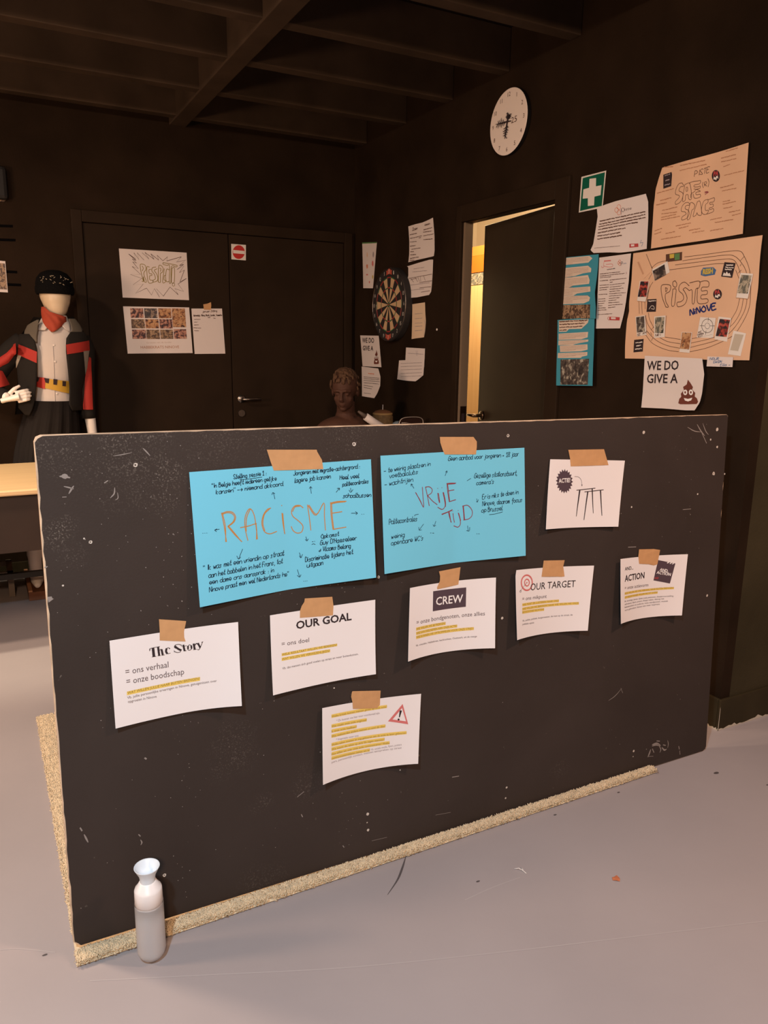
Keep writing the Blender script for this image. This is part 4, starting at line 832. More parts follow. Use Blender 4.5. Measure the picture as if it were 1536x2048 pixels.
S.fill(k([(1075, 1425), (1235, 1418), (1238, 1480), (1075, 1495)]), M_red, 'logo_bar', .0006); S.fill(k([(1105, 1436), (1165, 1432), (1165, 1468), (1105, 1473)]), M_paperw, 'logo_bar', .0009); S.ink([k([(1290, 1360), (1268, 1410), (1322, 1400), (1298, 1465)])], 1.2, M_bprint, 'logo', smooth=False)
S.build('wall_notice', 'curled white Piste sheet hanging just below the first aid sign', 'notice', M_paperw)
# SAFE(R) SPACE
k = K(1280, 280, 6.4)
S = Sheet(SIDE, k([(285, 355), (1390, 32), (1315, 1200), (140, 1390)]), lambda a, b: .004 * (1 + np.sin(7 * a)) + .02 * np.clip(.12 - a, 0, 1) ** .8, base=.003, edges={'l': k([(240, 490), (198, 640), (190, 740), (176, 830), (160, 1100)])}, grid=(30, 24))
for ln, w in [([(540, 550), (500, 560), (465, 620), (455, 690), (500, 710), (500, 740), (455, 790), (462, 825), (520, 790), (550, 720), (545, 675), (500, 650), (520, 600), (560, 590), (540, 550)], 1), ([(575, 570), (545, 775), (580, 770), (585, 710), (615, 700), (625, 755), (660, 745), (640, 560), (575, 570)], 1), ([(590, 610), (592, 655), (610, 650), (608, 605), (590, 610)], 1),
    ([(640, 550), (640, 545), (690, 530), (740, 525), (775, 520), (765, 560), (700, 575), (695, 600), (740, 600), (770, 590), (770, 615), (715, 635), (700, 660), (655, 690), (650, 740)], 1), ([(690, 625), (760, 645), (770, 660), (720, 670), (722, 700), (770, 695), (770, 730), (700, 745), (680, 690)], 1),
    ([(620, 800), (580, 805), (540, 850), (530, 910), (575, 920), (590, 950), (540, 985), (540, 1025), (600, 1000), (630, 950), (620, 900), (580, 880), (590, 840), (640, 830), (620, 800)], 1), ([(640, 810), (665, 800), (700, 830), (690, 880), (665, 900), (640, 1000), (605, 1010), (640, 810)], 1), ([(735, 790), (680, 970), (720, 960), (730, 930), (745, 960), (790, 950), (770, 790), (735, 790)], 1),
    ([(870, 760), (820, 780), (790, 870), (800, 940), (850, 950), (880, 900), (840, 900), (840, 830), (870, 800), (870, 760)], 1), ([(875, 765), (950, 740), (945, 790), (895, 800), (900, 825), (935, 820), (935, 855), (890, 870), (895, 890), (940, 880), (935, 920), (850, 950)], 1),
    ([(808, 540), (800, 575), (812, 612)], 1), ([(870, 495), (885, 540), (872, 600)], 1), ([(828, 590), (825, 545), (850, 535), (852, 560), (830, 568), (855, 590)], 1)]: S.ink([k(ln)], 1.0, M_wpen, 'heading')
S.hand('PISTE', *k([(695, 470), (895, 410)]), 68 / 6.4, M_wpen, 1.1, 'heading'); S.ink([k([(830, 665), (870, 660), (828, 680), (880, 665), (832, 700), (860, 680)])], 1.2, M_redpen)
for i, (a_, b_) in enumerate([((310, 355), (420, 350)), ((515, 335), (830, 270)), ((510, 400), (850, 320)), ((1100, 155), (1250, 110)), ((1040, 240), (1225, 195)), ((1040, 290), (1230, 245)), ((1070, 350), (1150, 320)), ((1080, 460), (1330, 400)), ((1030, 620), (1200, 575)), ((1050, 660), (1230, 625)), ((220, 690), (430, 630)), ((260, 785), (400, 745)), ((210, 840), (340, 810)),
    ((285, 910), (475, 865)), ((275, 955), (470, 930)), ((275, 1000), (460, 960)), ((270, 1030), (510, 985)), ((1060, 800), (1150, 780)), ((1060, 830), (1225, 795)), ((1070, 885), (1180, 860)), ((1140, 935), (1280, 905)), ((1180, 975), (1290, 945)), ((900, 1030), (1050, 1000)), ((960, 1065), (1190, 1025)), ((460, 1110), (650, 1070)), ((500, 1140), (620, 1110)), ((190, 1170), (280, 1140)), ((185, 1215), (270, 1185)), ((330, 1205), (450, 1180)), ((270, 1280), (520, 1240)), ((630, 1165), (770, 1140)), ((670, 1195), (820, 1170)), ((900, 1170), (1065, 1140))]): S.scrib(*k([a_, b_]), 17 / 6.4, M_fpen, 'handwriting', seed=i)
S.fill(k([(300, 445), (405, 410), (412, 445), (400, 590), (300, 625)]), M_black, 'sticker', .0006); S.scrib(*k([(318, 468), (385, 445)]), 20 / 6.4, M_lgrey, 'sticker', 3, .0009); S.scrib(*k([(330, 530), (375, 515)]), 24 / 6.4, M_lgrey, 'sticker', 4, .0009); S.scrib(*k([(318, 590), (388, 570)]), 20 / 6.4, M_lgrey, 'sticker', 5, .0009)
def badge(S, k, c, rx, ry):
    S.fill(k([(c[0] + rx * math.cos(t), c[1] + ry * math.sin(t)) for t in np.linspace(0, 6.0, 20)]), M_black, 'round_sticker', .0006)
    S.text('PA', *k([(c[0] - rx * .62, c[1] + ry * .02), (c[0] + rx * .62, c[1] - ry * .14)]), ry * .7 / S_, M_red, 'round_sticker', bold=.05, off=.0009)
    S.fill(k([(c[0] - .6 * rx, c[1] + .6 * ry), (c[0] - .45 * rx, c[1] + .05 * ry), (c[0] - .15 * rx, c[1] + .35 * ry), (c[0] + .15 * rx, c[1]), (c[0] + .5 * rx, c[1] - .02 * ry), (c[0] + .65 * rx, c[1] + .5 * ry), (c[0] + .3 * rx, c[1] + .3 * ry), (c[0] + .1 * rx, c[1] + .75 * ry), (c[0] - .2 * rx, c[1] + .6 * ry)]), M_signw, 'round_sticker', .0008)
S_ = 6.4; badge(S, k, (972, 460), 52, 76)
S.build('wall_poster', 'peach paper poster with SAFE(R) SPACE in outlined letters', 'poster', M_orange)
# PISTE NINOVE
k = K(1250, 460, 5.3706); S_ = 5.37
S = Sheet(SIDE, k([(90, 250), (1478, 55), (1335, 1400), (0, 1380)]), lambda a, b: .003 * (1 + np.sin(9 * b)) + .004 * np.abs(a - .48), base=.003, edges={'l': k([(72, 520), (42, 800), (46, 860), (20, 980)]), 'r': k([(1432, 600), (1405, 800), (1372, 1100)])}, grid=(30, 24))
T1 = [[(640, 290), (900, 258), (1100, 230), (1230, 226), (1280, 280), (1340, 440), (1350, 700), (1320, 880), (1210, 1080), (1120, 1160), (900, 1260), (700, 1308)], [(575, 1308), (440, 1285), (300, 1220), (225, 1130)], [(620, 330), (900, 290), (1080, 270), (1170, 278), (1250, 350), (1310, 480), (1312, 740), (1270, 900), (1150, 1080), (1000, 1180), (700, 1262)], [(590, 1270), (450, 1240), (330, 1180), (230, 1080)],
    [(540, 375), (700, 355), (1000, 320), (1150, 315), (1210, 380), (1250, 500)], [(1272, 740), (1240, 880), (1150, 1020), (960, 1150), (710, 1215)], [(600, 1222), (450, 1195), (330, 1120), (250, 1020), (220, 920)], [(480, 428), (700, 400), (950, 365), (1070, 360)], [(1190, 430), (1225, 520)], [(1232, 740), (1200, 860), (1130, 980)], [(940, 1120), (720, 1168)], [(600, 1176), (430, 1150)], [(310, 1050), (265, 960), (252, 890)],
    [(440, 330), (350, 355), (285, 410)], [(300, 450), (255, 530)], [(300, 560), (265, 620), (240, 745)], [(275, 600), (235, 700)], [(150, 770), (155, 900)], [(180, 770), (185, 900)], [(215, 770), (218, 850)], [(1280, 285), (1240, 330)], [(1250, 365), (1235, 390)], [(1250, 430), (1215, 465)], [(280, 1075), (305, 1045)], [(290, 1130), (275, 1100)], [(283, 1190), (300, 1160)], [(230, 260), (270, 360), (295, 415)]]
S.ink([k(q) for q in T1], .95, M_wpen, 'track_lines')
for ln in [[(440, 828), (400, 720), (390, 605), (440, 585), (490, 600), (480, 660), (435, 690), (440, 770), (468, 825), (440, 828)], [(435, 620), (455, 630), (440, 665), (435, 620)], [(540, 545), (515, 560), (518, 600), (545, 615), (558, 580), (540, 545)], [(515, 635), (500, 800), (530, 810), (545, 700), (548, 635), (515, 635)], [(690, 600), (640, 560), (590, 590), (580, 650), (620, 690), (630, 740), (600, 770), (560, 780), (570, 825), (640, 800), (668, 730), (640, 660), (625, 640), (650, 620), (690, 650)],
    [(695, 568), (800, 550), (795, 620), (760, 640), (745, 780), (722, 780), (722, 650), (692, 650)], [(780, 620), (775, 750), (800, 792), (885, 780), (885, 740), (820, 740), (822, 700), (880, 690), (880, 650), (825, 655), (830, 615), (895, 610), (900, 560), (860, 545), (800, 560)]]: S.ink([k(ln)], 1.35, M_wpen, 'heading')
S.hand('NiNOVE', *k([(700, 915), (990, 845)]), 62 / 5.37, M_bluepen, 3.0, 'heading', slant=0)
badge(S, k, (995, 690), 47, 56)
S.fill(k([(440, 262), (615, 235), (612, 325), (440, 345)]), M_wpen, 'sticker#a', .0005); S.fill(k([(480, 262), (530, 256), (528, 300), (482, 306)]), M_yprint, 'sticker#a', .0008); S.fill(k([(535, 256), (590, 248), (588, 318), (535, 325)]), M_gprint, 'sticker#a', .0008)
S.fill(k([(818, 440), (840, 405), (950, 400), (980, 430), (965, 480), (860, 498), (815, 485)]), M_bprint, 'sticker#b', .0005); S.text('RESH', *k([(835, 474), (945, 464)]), 50 / 5.37, M_yprint, 'sticker#b', bold=.06, off=.0009)
cn = [0]
def card(P, m=M_black): cn[0] += 1; S.fill(k(P), m, 'sticker#c%d' % cn[0], .0006)
card([(1070, 345), (1190, 355), (1152, 514), (1034, 500)]); card([(240, 745), (340, 740), (332, 878), (232, 880)]); card([(100, 1180), (202, 1170), (192, 1305), (92, 1315)])
for i, (a_, b_) in enumerate([((1090, 385), (1160, 385)), ((1080, 408), (1165, 415)), ((1075, 430), (1145, 435)), ((115, 1220), (185, 1212)), ((125, 1252), (170, 1245)), ((112, 1290), (180, 1280)), ((255, 772), (330, 768))]): S.scrib(*k([a_, b_]), 17 / 5.37, M_signw, 'sticker#d%d' % i, i, .0009)
S.fill(k([(1050, 490), (1065, 455), (1080, 470), (1095, 445), (1110, 470), (1125, 460), (1140, 498)]), M_signw, 'sticker#e', .0009); S.ink([k([(260, 850), (285, 815), (310, 820), (315, 850), (285, 845)])], 1.0, M_signw, 'sticker#f', .0009)
S.build('wall_poster', 'large peach paper poster with PISTE NiNOVE inside drawn track lines', 'poster', M_orange)
PIST = S
def polaroid(Q, Pq, m, label, fr=M_signw, hand_=None):
    T = Sheet(SIDE, k(Q), base=.0115, grid=(3, 4)); T.d0 = 0
    if hand_: T.hand(hand_[0], *k(hand_[1]), hand_[2], M_wpen, .9)
    T.build('polaroid', label, 'photo', fr, 'instant photos stuck on the track poster', part='frame')
    if Pq: T.photo(k(Pq), m, 'picture', .0005)
polaroid([(285, 425), (455, 335), (480, 455), (320, 548)], [(298, 440), (425, 368), (443, 480), (322, 545)], PH[6], 'tilted instant photo, nearly black, upper left on the track poster')
polaroid([(158, 548), (262, 550), (220, 770), (130, 760)], [(168, 552), (254, 552), (228, 718), (138, 718)], PH[4], 'instant photo with red figure at the left edge of the track poster')
polaroid([(112, 930), (212, 915), (232, 1125), (128, 1145)], [(120, 938), (206, 925), (214, 1090), (130, 1104)], PH[5], 'instant photo captioned SEYAM at lower left of the track poster', hand_=('SEYAM', [(132, 1138), (228, 1112)], 4))
polaroid([(315, 930), (435, 918), (425, 1150), (312, 1160)], [(325, 938), (424, 935), (413, 1108), (322, 1106)], PH[7], 'black and white instant photo captioned NRI on the track poster', hand_=('NRI', [(325, 1142), (385, 1138)], 4.5))
polaroid([(608, 1095), (722, 1100), (692, 1320), (585, 1310)], [(615, 1100), (715, 1104), (690, 1283), (590, 1275)], PH[2], 'instant photo with red and orange figures at the bottom of the track poster')
polaroid([(1005, 930), (1140, 945), (1095, 1200), (960, 1172)], [(1018, 955), (1130, 965), (1092, 1150), (975, 1138)], PH[4], 'instant photo of a red glowing figure, right of the crosshair drawing')
polaroid([(1240, 460), (1375, 470), (1318, 738), (1195, 725)], [(1250, 482), (1362, 488), (1318, 684), (1205, 678)], PH[7], 'pale instant photo at the upper right of the track poster')
polaroid([(1165, 1080), (1300, 1110), (1240, 1355), (1105, 1335)], [(1180, 1115), (1275, 1125), (1215, 1300), (1130, 1290)], mat('blank_film', (.50, .42, .33), .6), 'blank instant photo at the lower right of the track poster')
polaroid([(125, 335), (230, 270), (295, 435), (205, 520)], [(132, 345), (150, 340), (205, 470), (190, 480)], mat('film_stain', (.55, .30, .18), .6), 'blank faded instant photo at the upper left corner of the track poster', fr=M_orange)
T = Sheet(SIDE, k([(808, 935), (975, 945), (945, 1160), (770, 1155)]), base=.0095, grid=(3, 3))
ring(T, k, (885, 1030), 60, 73, .9, M_black, 'crosshair'); ring(T, k, (885, 1030), 25, 31, .6, M_black, 'crosshair')
T.ink([k(q) for q in ([(805, 1028), (855, 1030)], [(915, 1030), (965, 1030)], [(898, 938), (892, 985)], [(872, 1080), (866, 1125)])], .8, M_black, 'crosshair', smooth=False)
T.hand('WE', *k([(785, 1105), (825, 1100)]), 3, M_wpen, .7); T.hand('CAMERA', *k([(778, 1132), (846, 1120)]), 3, M_wpen, .7); T.hand('TEST', *k([(780, 1158), (836, 1145)]), 3, M_wpen, .7)
T.build('card', 'small white card with a printed crosshair on the track poster', 'card', M_signw)
def poop(S, k, c, s_, xs=1.0):
    def q(P): return k([(c[0] + x * s_ * xs, c[1] + y * s_) for x, y in P])
    S.fill(q([(-70, 55), (-62, 22), (-48, 10), (-52, -12), (-30, -38), (-36, -60), (-10, -78), (-2, -112), (16, -88), (34, -58), (28, -42), (50, -18), (46, 8), (62, 20), (70, 45), (60, 60), (0, 62), (-55, 62)]), M_poop, 'emblem', .0005)
    for ex in (-20, 20):
        S.fill(q([(ex + 15 * math.cos(t), -22 + 20 * math.sin(t)) for t in np.linspace(0, 5.9, 14)]), M_white, 'emblem', .0009); S.fill(q([(ex + 6 * math.cos(t), -22 + 9 * math.sin(t)) for t in np.linspace(0, 5.6, 10)]), M_poop, 'emblem', .0012)
    S.fill(q([(-30, 18), (0, 24), (30, 16), (22, 34), (0, 42), (-22, 36)]), M_white, 'emblem', .0009)
    S.ink([q([(-30, -38), (0, -46), (28, -42)]), q([(-50, 10), (0, 6), (48, 8)])], .5, M_wpen, 'emblem', .0010)
k = K(1100, 280, 3.523)
S = Sheet(SIDE, k([(668, 1520), (1072, 1540), (1018, 1905), (643, 1885)]), lambda a, b: .010 * np.clip(a - .6, 0, 1) * b + .012 * np.clip(b - .7, 0, 1), base=.014, edges={'r': k([(1086, 1650), (1072, 1780), (1055, 1850)]), 'b': k([(800, 1892), (960, 1905)])}, grid=(24, 20))
S.text('WE DO', *k([(682, 1620), (905, 1618)]), 60 / 3.52, M_black, 'heading', bold=.02); S.text('GIVE A', *k([(682, 1712), (900, 1712)]), 60 / 3.52, M_black, 'heading', bold=.02); poop(S, k, (974, 1800), 1.0)
S.build('wall_notice', 'white sheet reading WE DO GIVE A, below the peach track poster', 'notice', M_paperw)
S = Sheet(SIDE, k([(1110, 1525), (1290, 1530), (1285, 1600), (1103, 1595)]), base=.0125, grid=(4, 2))
S.hand('NOUR', *k([(1125, 1550), (1192, 1548)]), 4.5, M_bprint, .9); S.hand('SWIDNY', *k([(1150, 1572), (1226, 1568)]), 4.5, M_bprint, .9); S.hand('Ella +', *k([(1200, 1592), (1272, 1590)]), 4.5, M_bprint, .9)
S.build('note', 'small white note with blue handwriting under the track poster', 'note', M_paperw)
# teal strips
k = K(1100, 490, 13.654)
S = Sheet(SIDE, k([(300, 352), (1328, 250), (1245, 2010), (232, 2020)]), lambda a, b: .008 * (1 - np.cos(4 * (b - .1))) * np.clip(a, 0, 1), base=.006, edges={'r': k([(1300, 700), (1225, 1290), (1250, 1700)])}, grid=(16, 24))
M_cut = mat('newsprint', (.66, .53, .43), .8, spec=.2); M_news = mat('newsprint_ink', (.34, .22, .17), .8)
for i, P in enumerate([[(372, 358), (1080, 298), (1160, 362), (1050, 480), (340, 556)], [(305, 640), (1040, 565), (1130, 640), (1120, 740), (900, 775), (690, 845), (305, 905)], [(305, 915), (1040, 820), (1085, 960), (1070, 1060), (620, 1110), (500, 1180), (300, 1185)], [(300, 1190), (1100, 1132), (1105, 1270), (740, 1325), (640, 1385), (300, 1395)], [(300, 1400), (1020, 1375), (1095, 1430), (1070, 1530), (920, 1595), (300, 1620)]]):
    S.fill(k(P), M_cut, 'clipping', .0005); y = min(p[1] for p in P[:1]) + 30; j = 0; yb = P[-1][1]
    while y < yb - 5:
        xr = min(max(p[0] for p in P) - 60, 1050) if y < P[0][1] + .55 * (yb - P[0][1]) else 620; S.scrib(*k([(P[0][0] + 20, y + 12), (xr, y + 12 - .075 * (xr - P[0][0]))]), 15 / 13.6, M_news, 'clipping_text', i * 20 + j, .0008); y += 38; j += 1
S.build('collage_strip', 'upper teal paper strip pasted with cut newspaper paragraphs', 'collage', M_teal)
S.photo(k([(305, 1640), (1100, 1625), (1095, 2005), (290, 2020)]), PH[3], 'news_photo', .0007)
k = K(1100, 630, 13.654)
S = Sheet(SIDE, k([(205, 135), (1215, 58), (1160, 1935), (170, 1925)]), lambda a, b: .004 * (1 - np.cos(3 * b)), base=.016, grid=(12, 20))
for i, (P, hb) in enumerate([([(245, 155), (1055, 115), (1040, 210), (920, 320), (860, 375), (520, 385), (450, 455), (245, 460)], 1), ([(240, 510), (1045, 462), (1030, 610), (860, 660), (240, 680)], 0), ([(235, 700), (1050, 670), (1045, 725), (700, 790), (620, 820), (232, 825)], 0), ([(270, 840), (1025, 800), (1030, 945), (860, 990), (280, 1010)], 0), ([(218, 1040), (1025, 1010), (1020, 1105), (880, 1135), (840, 1170), (215, 1175)], 0)]):
    S.fill(k(P), M_cut, 'clipping', .0005)
    if hb:
        for j, (a_, b_) in enumerate([((262, 205), (1040, 165)), ((262, 280), (935, 245)), ((262, 360), (880, 330)), ((262, 440), (450, 428))]): S.scrib(*k([a_, b_]), 42 / 13.6, M_wpen, 'clipping_text', j, .0008)
    else:
        y = P[0][1] + 22; j = 0
        while y < P[-1][1] - 20: S.scrib(*k([(P[0][0] + 20, y + 15), (980 if y < P[-1][1] - 60 else 700, y - 20)]), 15 / 13.6, M_news, 'clipping_text', i * 20 + j, .0008); y += 38; j += 1
S.build('collage_strip', 'lower teal paper strip with newspaper clippings and a crowd photo', 'collage', M_teal)
S.photo(k([(290, 1215), (1070, 1195), (1035, 1905), (285, 1905)]), PH[5], 'news_photo', .0007)
# list beside the teal strips
k = K(1180, 500, 12.411)
S = Sheet(SIDE, k([(232, 190), (1018, 85), (745, 1945), (145, 1950)]), lambda a, b: .004 * np.clip(a, 0, 1) * (1 + np.sin(4 * b)), base=.004, edges={'r': k([(960, 800), (890, 1300), (845, 1560)])}, grid=(12, 20))
piste_logo(S, k, (740, 318), 34); S.text('iste', *k([(830, 352), (905, 340)]), 34 / 12.4, M_bprint, 'logo'); S.fill(k([(350, 262), (520, 248), (520, 276), (350, 292)]), M_pink, 'logo', .0006); S.ink([k([(352, 290), (352, 400), (545, 420), (552, 350), (400, 360)]), k([(290, 400), (300, 435), (340, 430), (345, 395)])], .9, M_pink, 'logo')
S.scrib(*k([(425, 500), (620, 478)]), 2.6, M_grey, seed=2)
for i, (a_, b_) in enumerate([((252, 608), (745, 556)), ((248, 660), (855, 590)), ((250, 700), (520, 675)), ((245, 780), (455, 760)), ((492, 757), (905, 712)), ((495, 818), (568, 804)), ((240, 892), (468, 872)), ((492, 875), (858, 835)), ((240, 955), (460, 932)), ((492, 935), (782, 900)), ((235, 1008), (425, 990)), ((490, 990), (830, 955)), ((485, 1045), (745, 1018)), ((480, 1100), (885, 1068)), ((215, 1118), (428, 1105)), ((475, 1158), (785, 1130)),
    ((475, 1215), (730, 1192)), ((212, 1232), (378, 1220)), ((465, 1270), (655, 1252)), ((212, 1285), (378, 1275)), ((460, 1325), (728, 1304)), ((205, 1342), (352, 1332)), ((455, 1385), (812, 1358)), ((205, 1398), (310, 1390)), ((452, 1442), (628, 1425)), ((200, 1455), (392, 1445)), ((195, 1508), (412, 1496)), ((190, 1615), (550, 1592))]): S.scrib(*k([a_, b_]), 1.9, M_wpen, seed=i)
S.fill(k([(480, 1655), (742, 1668), (735, 1750), (480, 1742)]), M_red, 'logo_bar', .0006); S.fill(k([(525, 1668), (640, 1674), (640, 1720), (525, 1715)]), M_paperw, 'logo_bar', .0009); S.ink([k([(460, 1655), (440, 1700), (470, 1745)])], 1.0, M_red, 'logo_bar')
S.ink([k([(905, 545), (900, 600)])], 1.0, M_redpen, 'handwriting', smooth=False)
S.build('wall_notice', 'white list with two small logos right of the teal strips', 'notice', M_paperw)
# ---- left of the door
k = K(620, 430, 4.763)
S = Sheet(SIDE, k([(497, 262), (637, 258), (600, 698), (507, 697)]), w0, base=.003, grid=(6, 12))
S.fill(k([(497, 262), (637, 258), (636, 268), (498, 274)]), M_gprint, 'drawing', .0006); r = random.Random(3)
for (x, y, w, h, mm) in [(545, 490, 9, 26, M_oprint), (598, 465, 9, 30, M_pink), (603, 380, 7, 30, M_lgrey), (545, 380, 5, 25, M_orange), (545, 568, 10, 10, M_pink), (598, 590, 6, 20, M_yprint), (566, 640, 6, 14, M_pink)]: S.fill(k([(x + w * math.cos(t) * r.uniform(.7, 1.1), y + h * math.sin(t) * r.uniform(.7, 1.1)) for t in np.linspace(0, 5.6, 9)]), mm, 'drawing', .0006)
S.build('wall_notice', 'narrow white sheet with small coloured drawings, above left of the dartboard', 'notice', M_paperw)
kk = K(800, 430, 12.047)
S = Sheet(SIDE, kk([(200, 275), (795, 65), (815, 990), (200, 1140)]), w0, base=.003, edges={'t': kk([(360, 225), (530, 185), (640, 140)]), 'r': kk([(830, 500), (833, 860)]), 'l': kk([(225, 640), (222, 950)])}, grid=(14, 20))
S.hand('Doen', *kk([(300, 378), (430, 345)]), 5.5, M_wpen, 1.2); S.hand('Ideeen', *kk([(585, 265), (730, 225)]), 4.5, M_wpen, .8)
for i, (a_, b_) in enumerate([((570, 372), (770, 318)), ((560, 428), (765, 395)), ((565, 515), (810, 468)), ((565, 605), (782, 590)), ((240, 488), (405, 455)), ((245, 580), (525, 515)), ((455, 565), (505, 555)), ((245, 662), (400, 650)), ((245, 765), (375, 745)), ((280, 840), (495, 805)), ((250, 900), (330, 895)), ((250, 975), (385, 962)), ((245, 1060), (450, 1025)), ((240, 1105), (340, 1098))]): S.scrib(*kk([a_, b_]), 2.2, M_wpen, 'handwriting', seed=i)
S.build('wall_notice', 'white folded sheet with two handwritten columns, topmost left of the door', 'notice', M_paperw)
S = Sheet(SIDE, kk([(165, 1240), (798, 1075), (700, 1925), (55, 2010)]), lambda a, b: w0(a, b) + .01 * np.clip(b - .8, 0, 1), base=.003, edges={'r': kk([(785, 1400), (765, 1700), (750, 1850)]), 'l': kk([(200, 1250), (200, 1450), (130, 1800)]), 't': kk([(450, 1150), (730, 1072)]), 'b': kk([(400, 1985)])}, grid=(14, 16))
S.ink([kk(q) for q in ([(210, 1530), (770, 1425)], [(170, 1670), (770, 1585)], [(170, 1795), (745, 1725)], [(105, 1925), (720, 1825)], [(260, 1520), (330, 1620)], [(360, 1500), (430, 1610)], [(430, 1490), (470, 1600)], [(570, 1470), (610, 1580)], [(490, 1480), (500, 1600)], [(260, 1560), (410, 1520)])], .9, M_wpen, 'table_lines', smooth=False)
for i, (a_, b_) in enumerate([((330, 1310), (580, 1270)), ((240, 1700), (720, 1640)), ((210, 1830), (580, 1785)), ((300, 1380), (650, 1350))]): S.scrib(*kk([a_, b_]), 1.6, M_lgrey, 'handwriting', seed=i)
S.build('wall_notice', 'white sheet with a hand-ruled table, right beside the dartboard', 'notice', M_paperw)
S = Sheet(SIDE, k([(975, 850), (1095, 832), (1085, 1165), (968, 1182)]), w0, base=.003, edges={'r': k([(1098, 930), (1104, 1010), (1098, 1100)])}, grid=(6, 12))
for i, y in enumerate((940, 985, 1030, 1060, 1100)): S.scrib(*k([(1000, y + 6), (1070, y)]), 1.5, M_lgrey, 'handwriting', seed=i)
S.ink([k([(1090, 1000), (1098, 1060), (1085, 1150)])], .6, M_bprint, 'handwriting'); S.build('wall_notice', 'small yellowed sheet below the hand-ruled table sheet', 'notice', mat('yellowed_paper', (.70, .52, .36), .8))
S = Sheet(SIDE, k([(915, 1262), (1095, 1272), (1088, 1450), (905, 1445)]), base=.003, grid=(6, 6))
S.ink([k([(1010, 1290), (1015, 1340)]), k([(1025, 1290), (1022, 1340)])], .8, M_lgrey, 'handwriting'); S.scrib(*k([(930, 1320), (1080, 1330)]), 1.4, M_lgrey, 'handwriting', 3)
S.build('wall_notice', 'upper of two overlapping white notes low on the wall left of the door', 'notice', M_paperw)
S = Sheet(SIDE, k([(848, 1385), (1090, 1375), (1080, 1525), (830, 1565)]), w0, base=.006, edges={'b': k([(910, 1578), (1005, 1585), (1040, 1560)])}, grid=(10, 8))
for i, y in enumerate((1410, 1440, 1470, 1505, 1535)): S.scrib(*k([(865, y + 8), (1065, y)]), 1.4, M_lgrey, 'handwriting', seed=i + 5)
S.build('wall_notice', 'lower of two overlapping white notes low on the wall left of the door', 'notice', M_paperw)
S = Sheet(SIDE, k([(478, 1147), (655, 1150), (680, 1450), (500, 1440)]), w0, base=.003, grid=(8, 10))
S.text('WE DO', *k([(497, 1215), (610, 1218)]), 44 / 4.76, M_black, 'heading', bold=.02); S.text('GIVE A', *k([(503, 1288), (602, 1292)]), 42 / 4.76, M_black, 'heading', bold=.02); poop(S, k, (633, 1372), .78, .45)
S.build('wall_notice', 'white sheet reading WE DO GIVE A, below the dartboard', 'notice', M_paperw)
S = Sheet(SIDE, k([(492, 1443), (650, 1462), (612, 1745), (495, 1725)]), w0, base=.003, edges={'r': k([(671, 1540), (668, 1630), (640, 1700)])}, grid=(8, 12))
S.scrib(*k([(555, 1515), (610, 1520)]), 2.5, M_oprint, 'logo', 1)
for i, (y, x1) in enumerate([(1545, 660), (1560, 662), (1578, 662), (1600, 655), (1625, 600), (1645, 590)]): S.scrib(*k([(512, y), (x1, y + 14)]), 1.4, M_black, seed=i)
S.scrib(*k([(515, 1697), (580, 1705)]), 1.0, M_black, seed=8); S.build('wall_notice', 'small printed sheet directly under the WE DO GIVE A sheet near the bust', 'notice', M_paperw)
# ---- clock
c = np.array([XW, 3.252, 2.475]); ck = root('wall_clock', (XW, 3.252, 2.33), 'round white wall clock high above the open door', 'clock')
ax = (-1, 0, 0); G().lathe(c, [(.0001, 0), (.140, 0), (.146, .004), (.1475, .024)], 56, axis=ax).obj('clock_case', mat('clock_black', (.010, .008, .008), .6, spec=.2), ck, smooth=False); G().lathe(c, [(.1475, .0242), (.147, .0255), (.145, .0262), (.0001, .0262)], 56, axis=ax).obj('clock_face', mat('clock_white', (.86, .74, .67), .45), ck)
CF = Plane((XW - .0265, c[1], c[2]), (0, -1, 0), (0, 0, 1))
def flat_text(st, cx, cz, h, m, nm, parent, pl=CF, bold=0, w=None, d=.0004):
    V, Fc = font_mesh(st, bold); V = V.copy(); s_ = h / CAPH; x = (V[:, 0] - (V[:, 0].min() + V[:, 0].max()) / 2) * s_
    if w: x = x * w / (x.max() - x.min())
    mk(nm, pl.world(np.stack([x + cx, V[:, 1] * s_ + cz - h / 2], 1), d), Fc, m, parent)
for i in range(1, 13):
    t = math.radians(30 * i); flat_text(str(i), .122 * math.sin(t), .122 * math.cos(t), .019, M_wpen, 'numeral', ck)
def stroke_flat(pl, P, w, m, nm, parent, d=.0004, taper=False):
    P = np.array(crom(np.array(P, float), 4)) if len(P) > 2 else np.array(P, float); T = np.gradient(P, axis=0); T /= np.linalg.norm(T, axis=1)[:, None] + 1e-9; N_ = np.stack([-T[:, 1], T[:, 0]], 1); n = len(P)
    ww = np.array([w * ((1 - .8 * i / n) if taper else 1) / 2 for i in range(n)])[:, None]; V = np.vstack([P + N_ * ww, P - N_ * ww]); mk(nm, pl.world(V, d), [(i, n + i, n + i + 1, i + 1) for i in range(n - 1)], m, parent)
def branch_hand(ang, L_, nm):
    g = G(); t = math.radians(ang); u = np.array([math.sin(t), math.cos(t)]); v = np.array([u[1], -u[0]]); r = random.Random(int(ang)); o_ = CF.O
    def w3(a, b, d): p = u * a + v * b; return CF.world([p], d)[0]
    g.tube([w3(-.03, 0, .004), w3(0, .001, .004), w3(L_ * .5, -.001, .004), w3(L_, 0, .004)], [.002, .0035, .003, .001], 6)
    for i in range(9):
        a = L_ * (.2 + .075 * i); sgn = 1 if i % 2 else -1; l = r.uniform(.012, .024); g.tube([w3(a, 0, .004), w3(a + l * .5, sgn * l * .7, .005), w3(a + l * .4, sgn * l, .005)], [.0018, .0015, .0008], 5)
    g.obj(nm, M_black, ck, smooth=True)
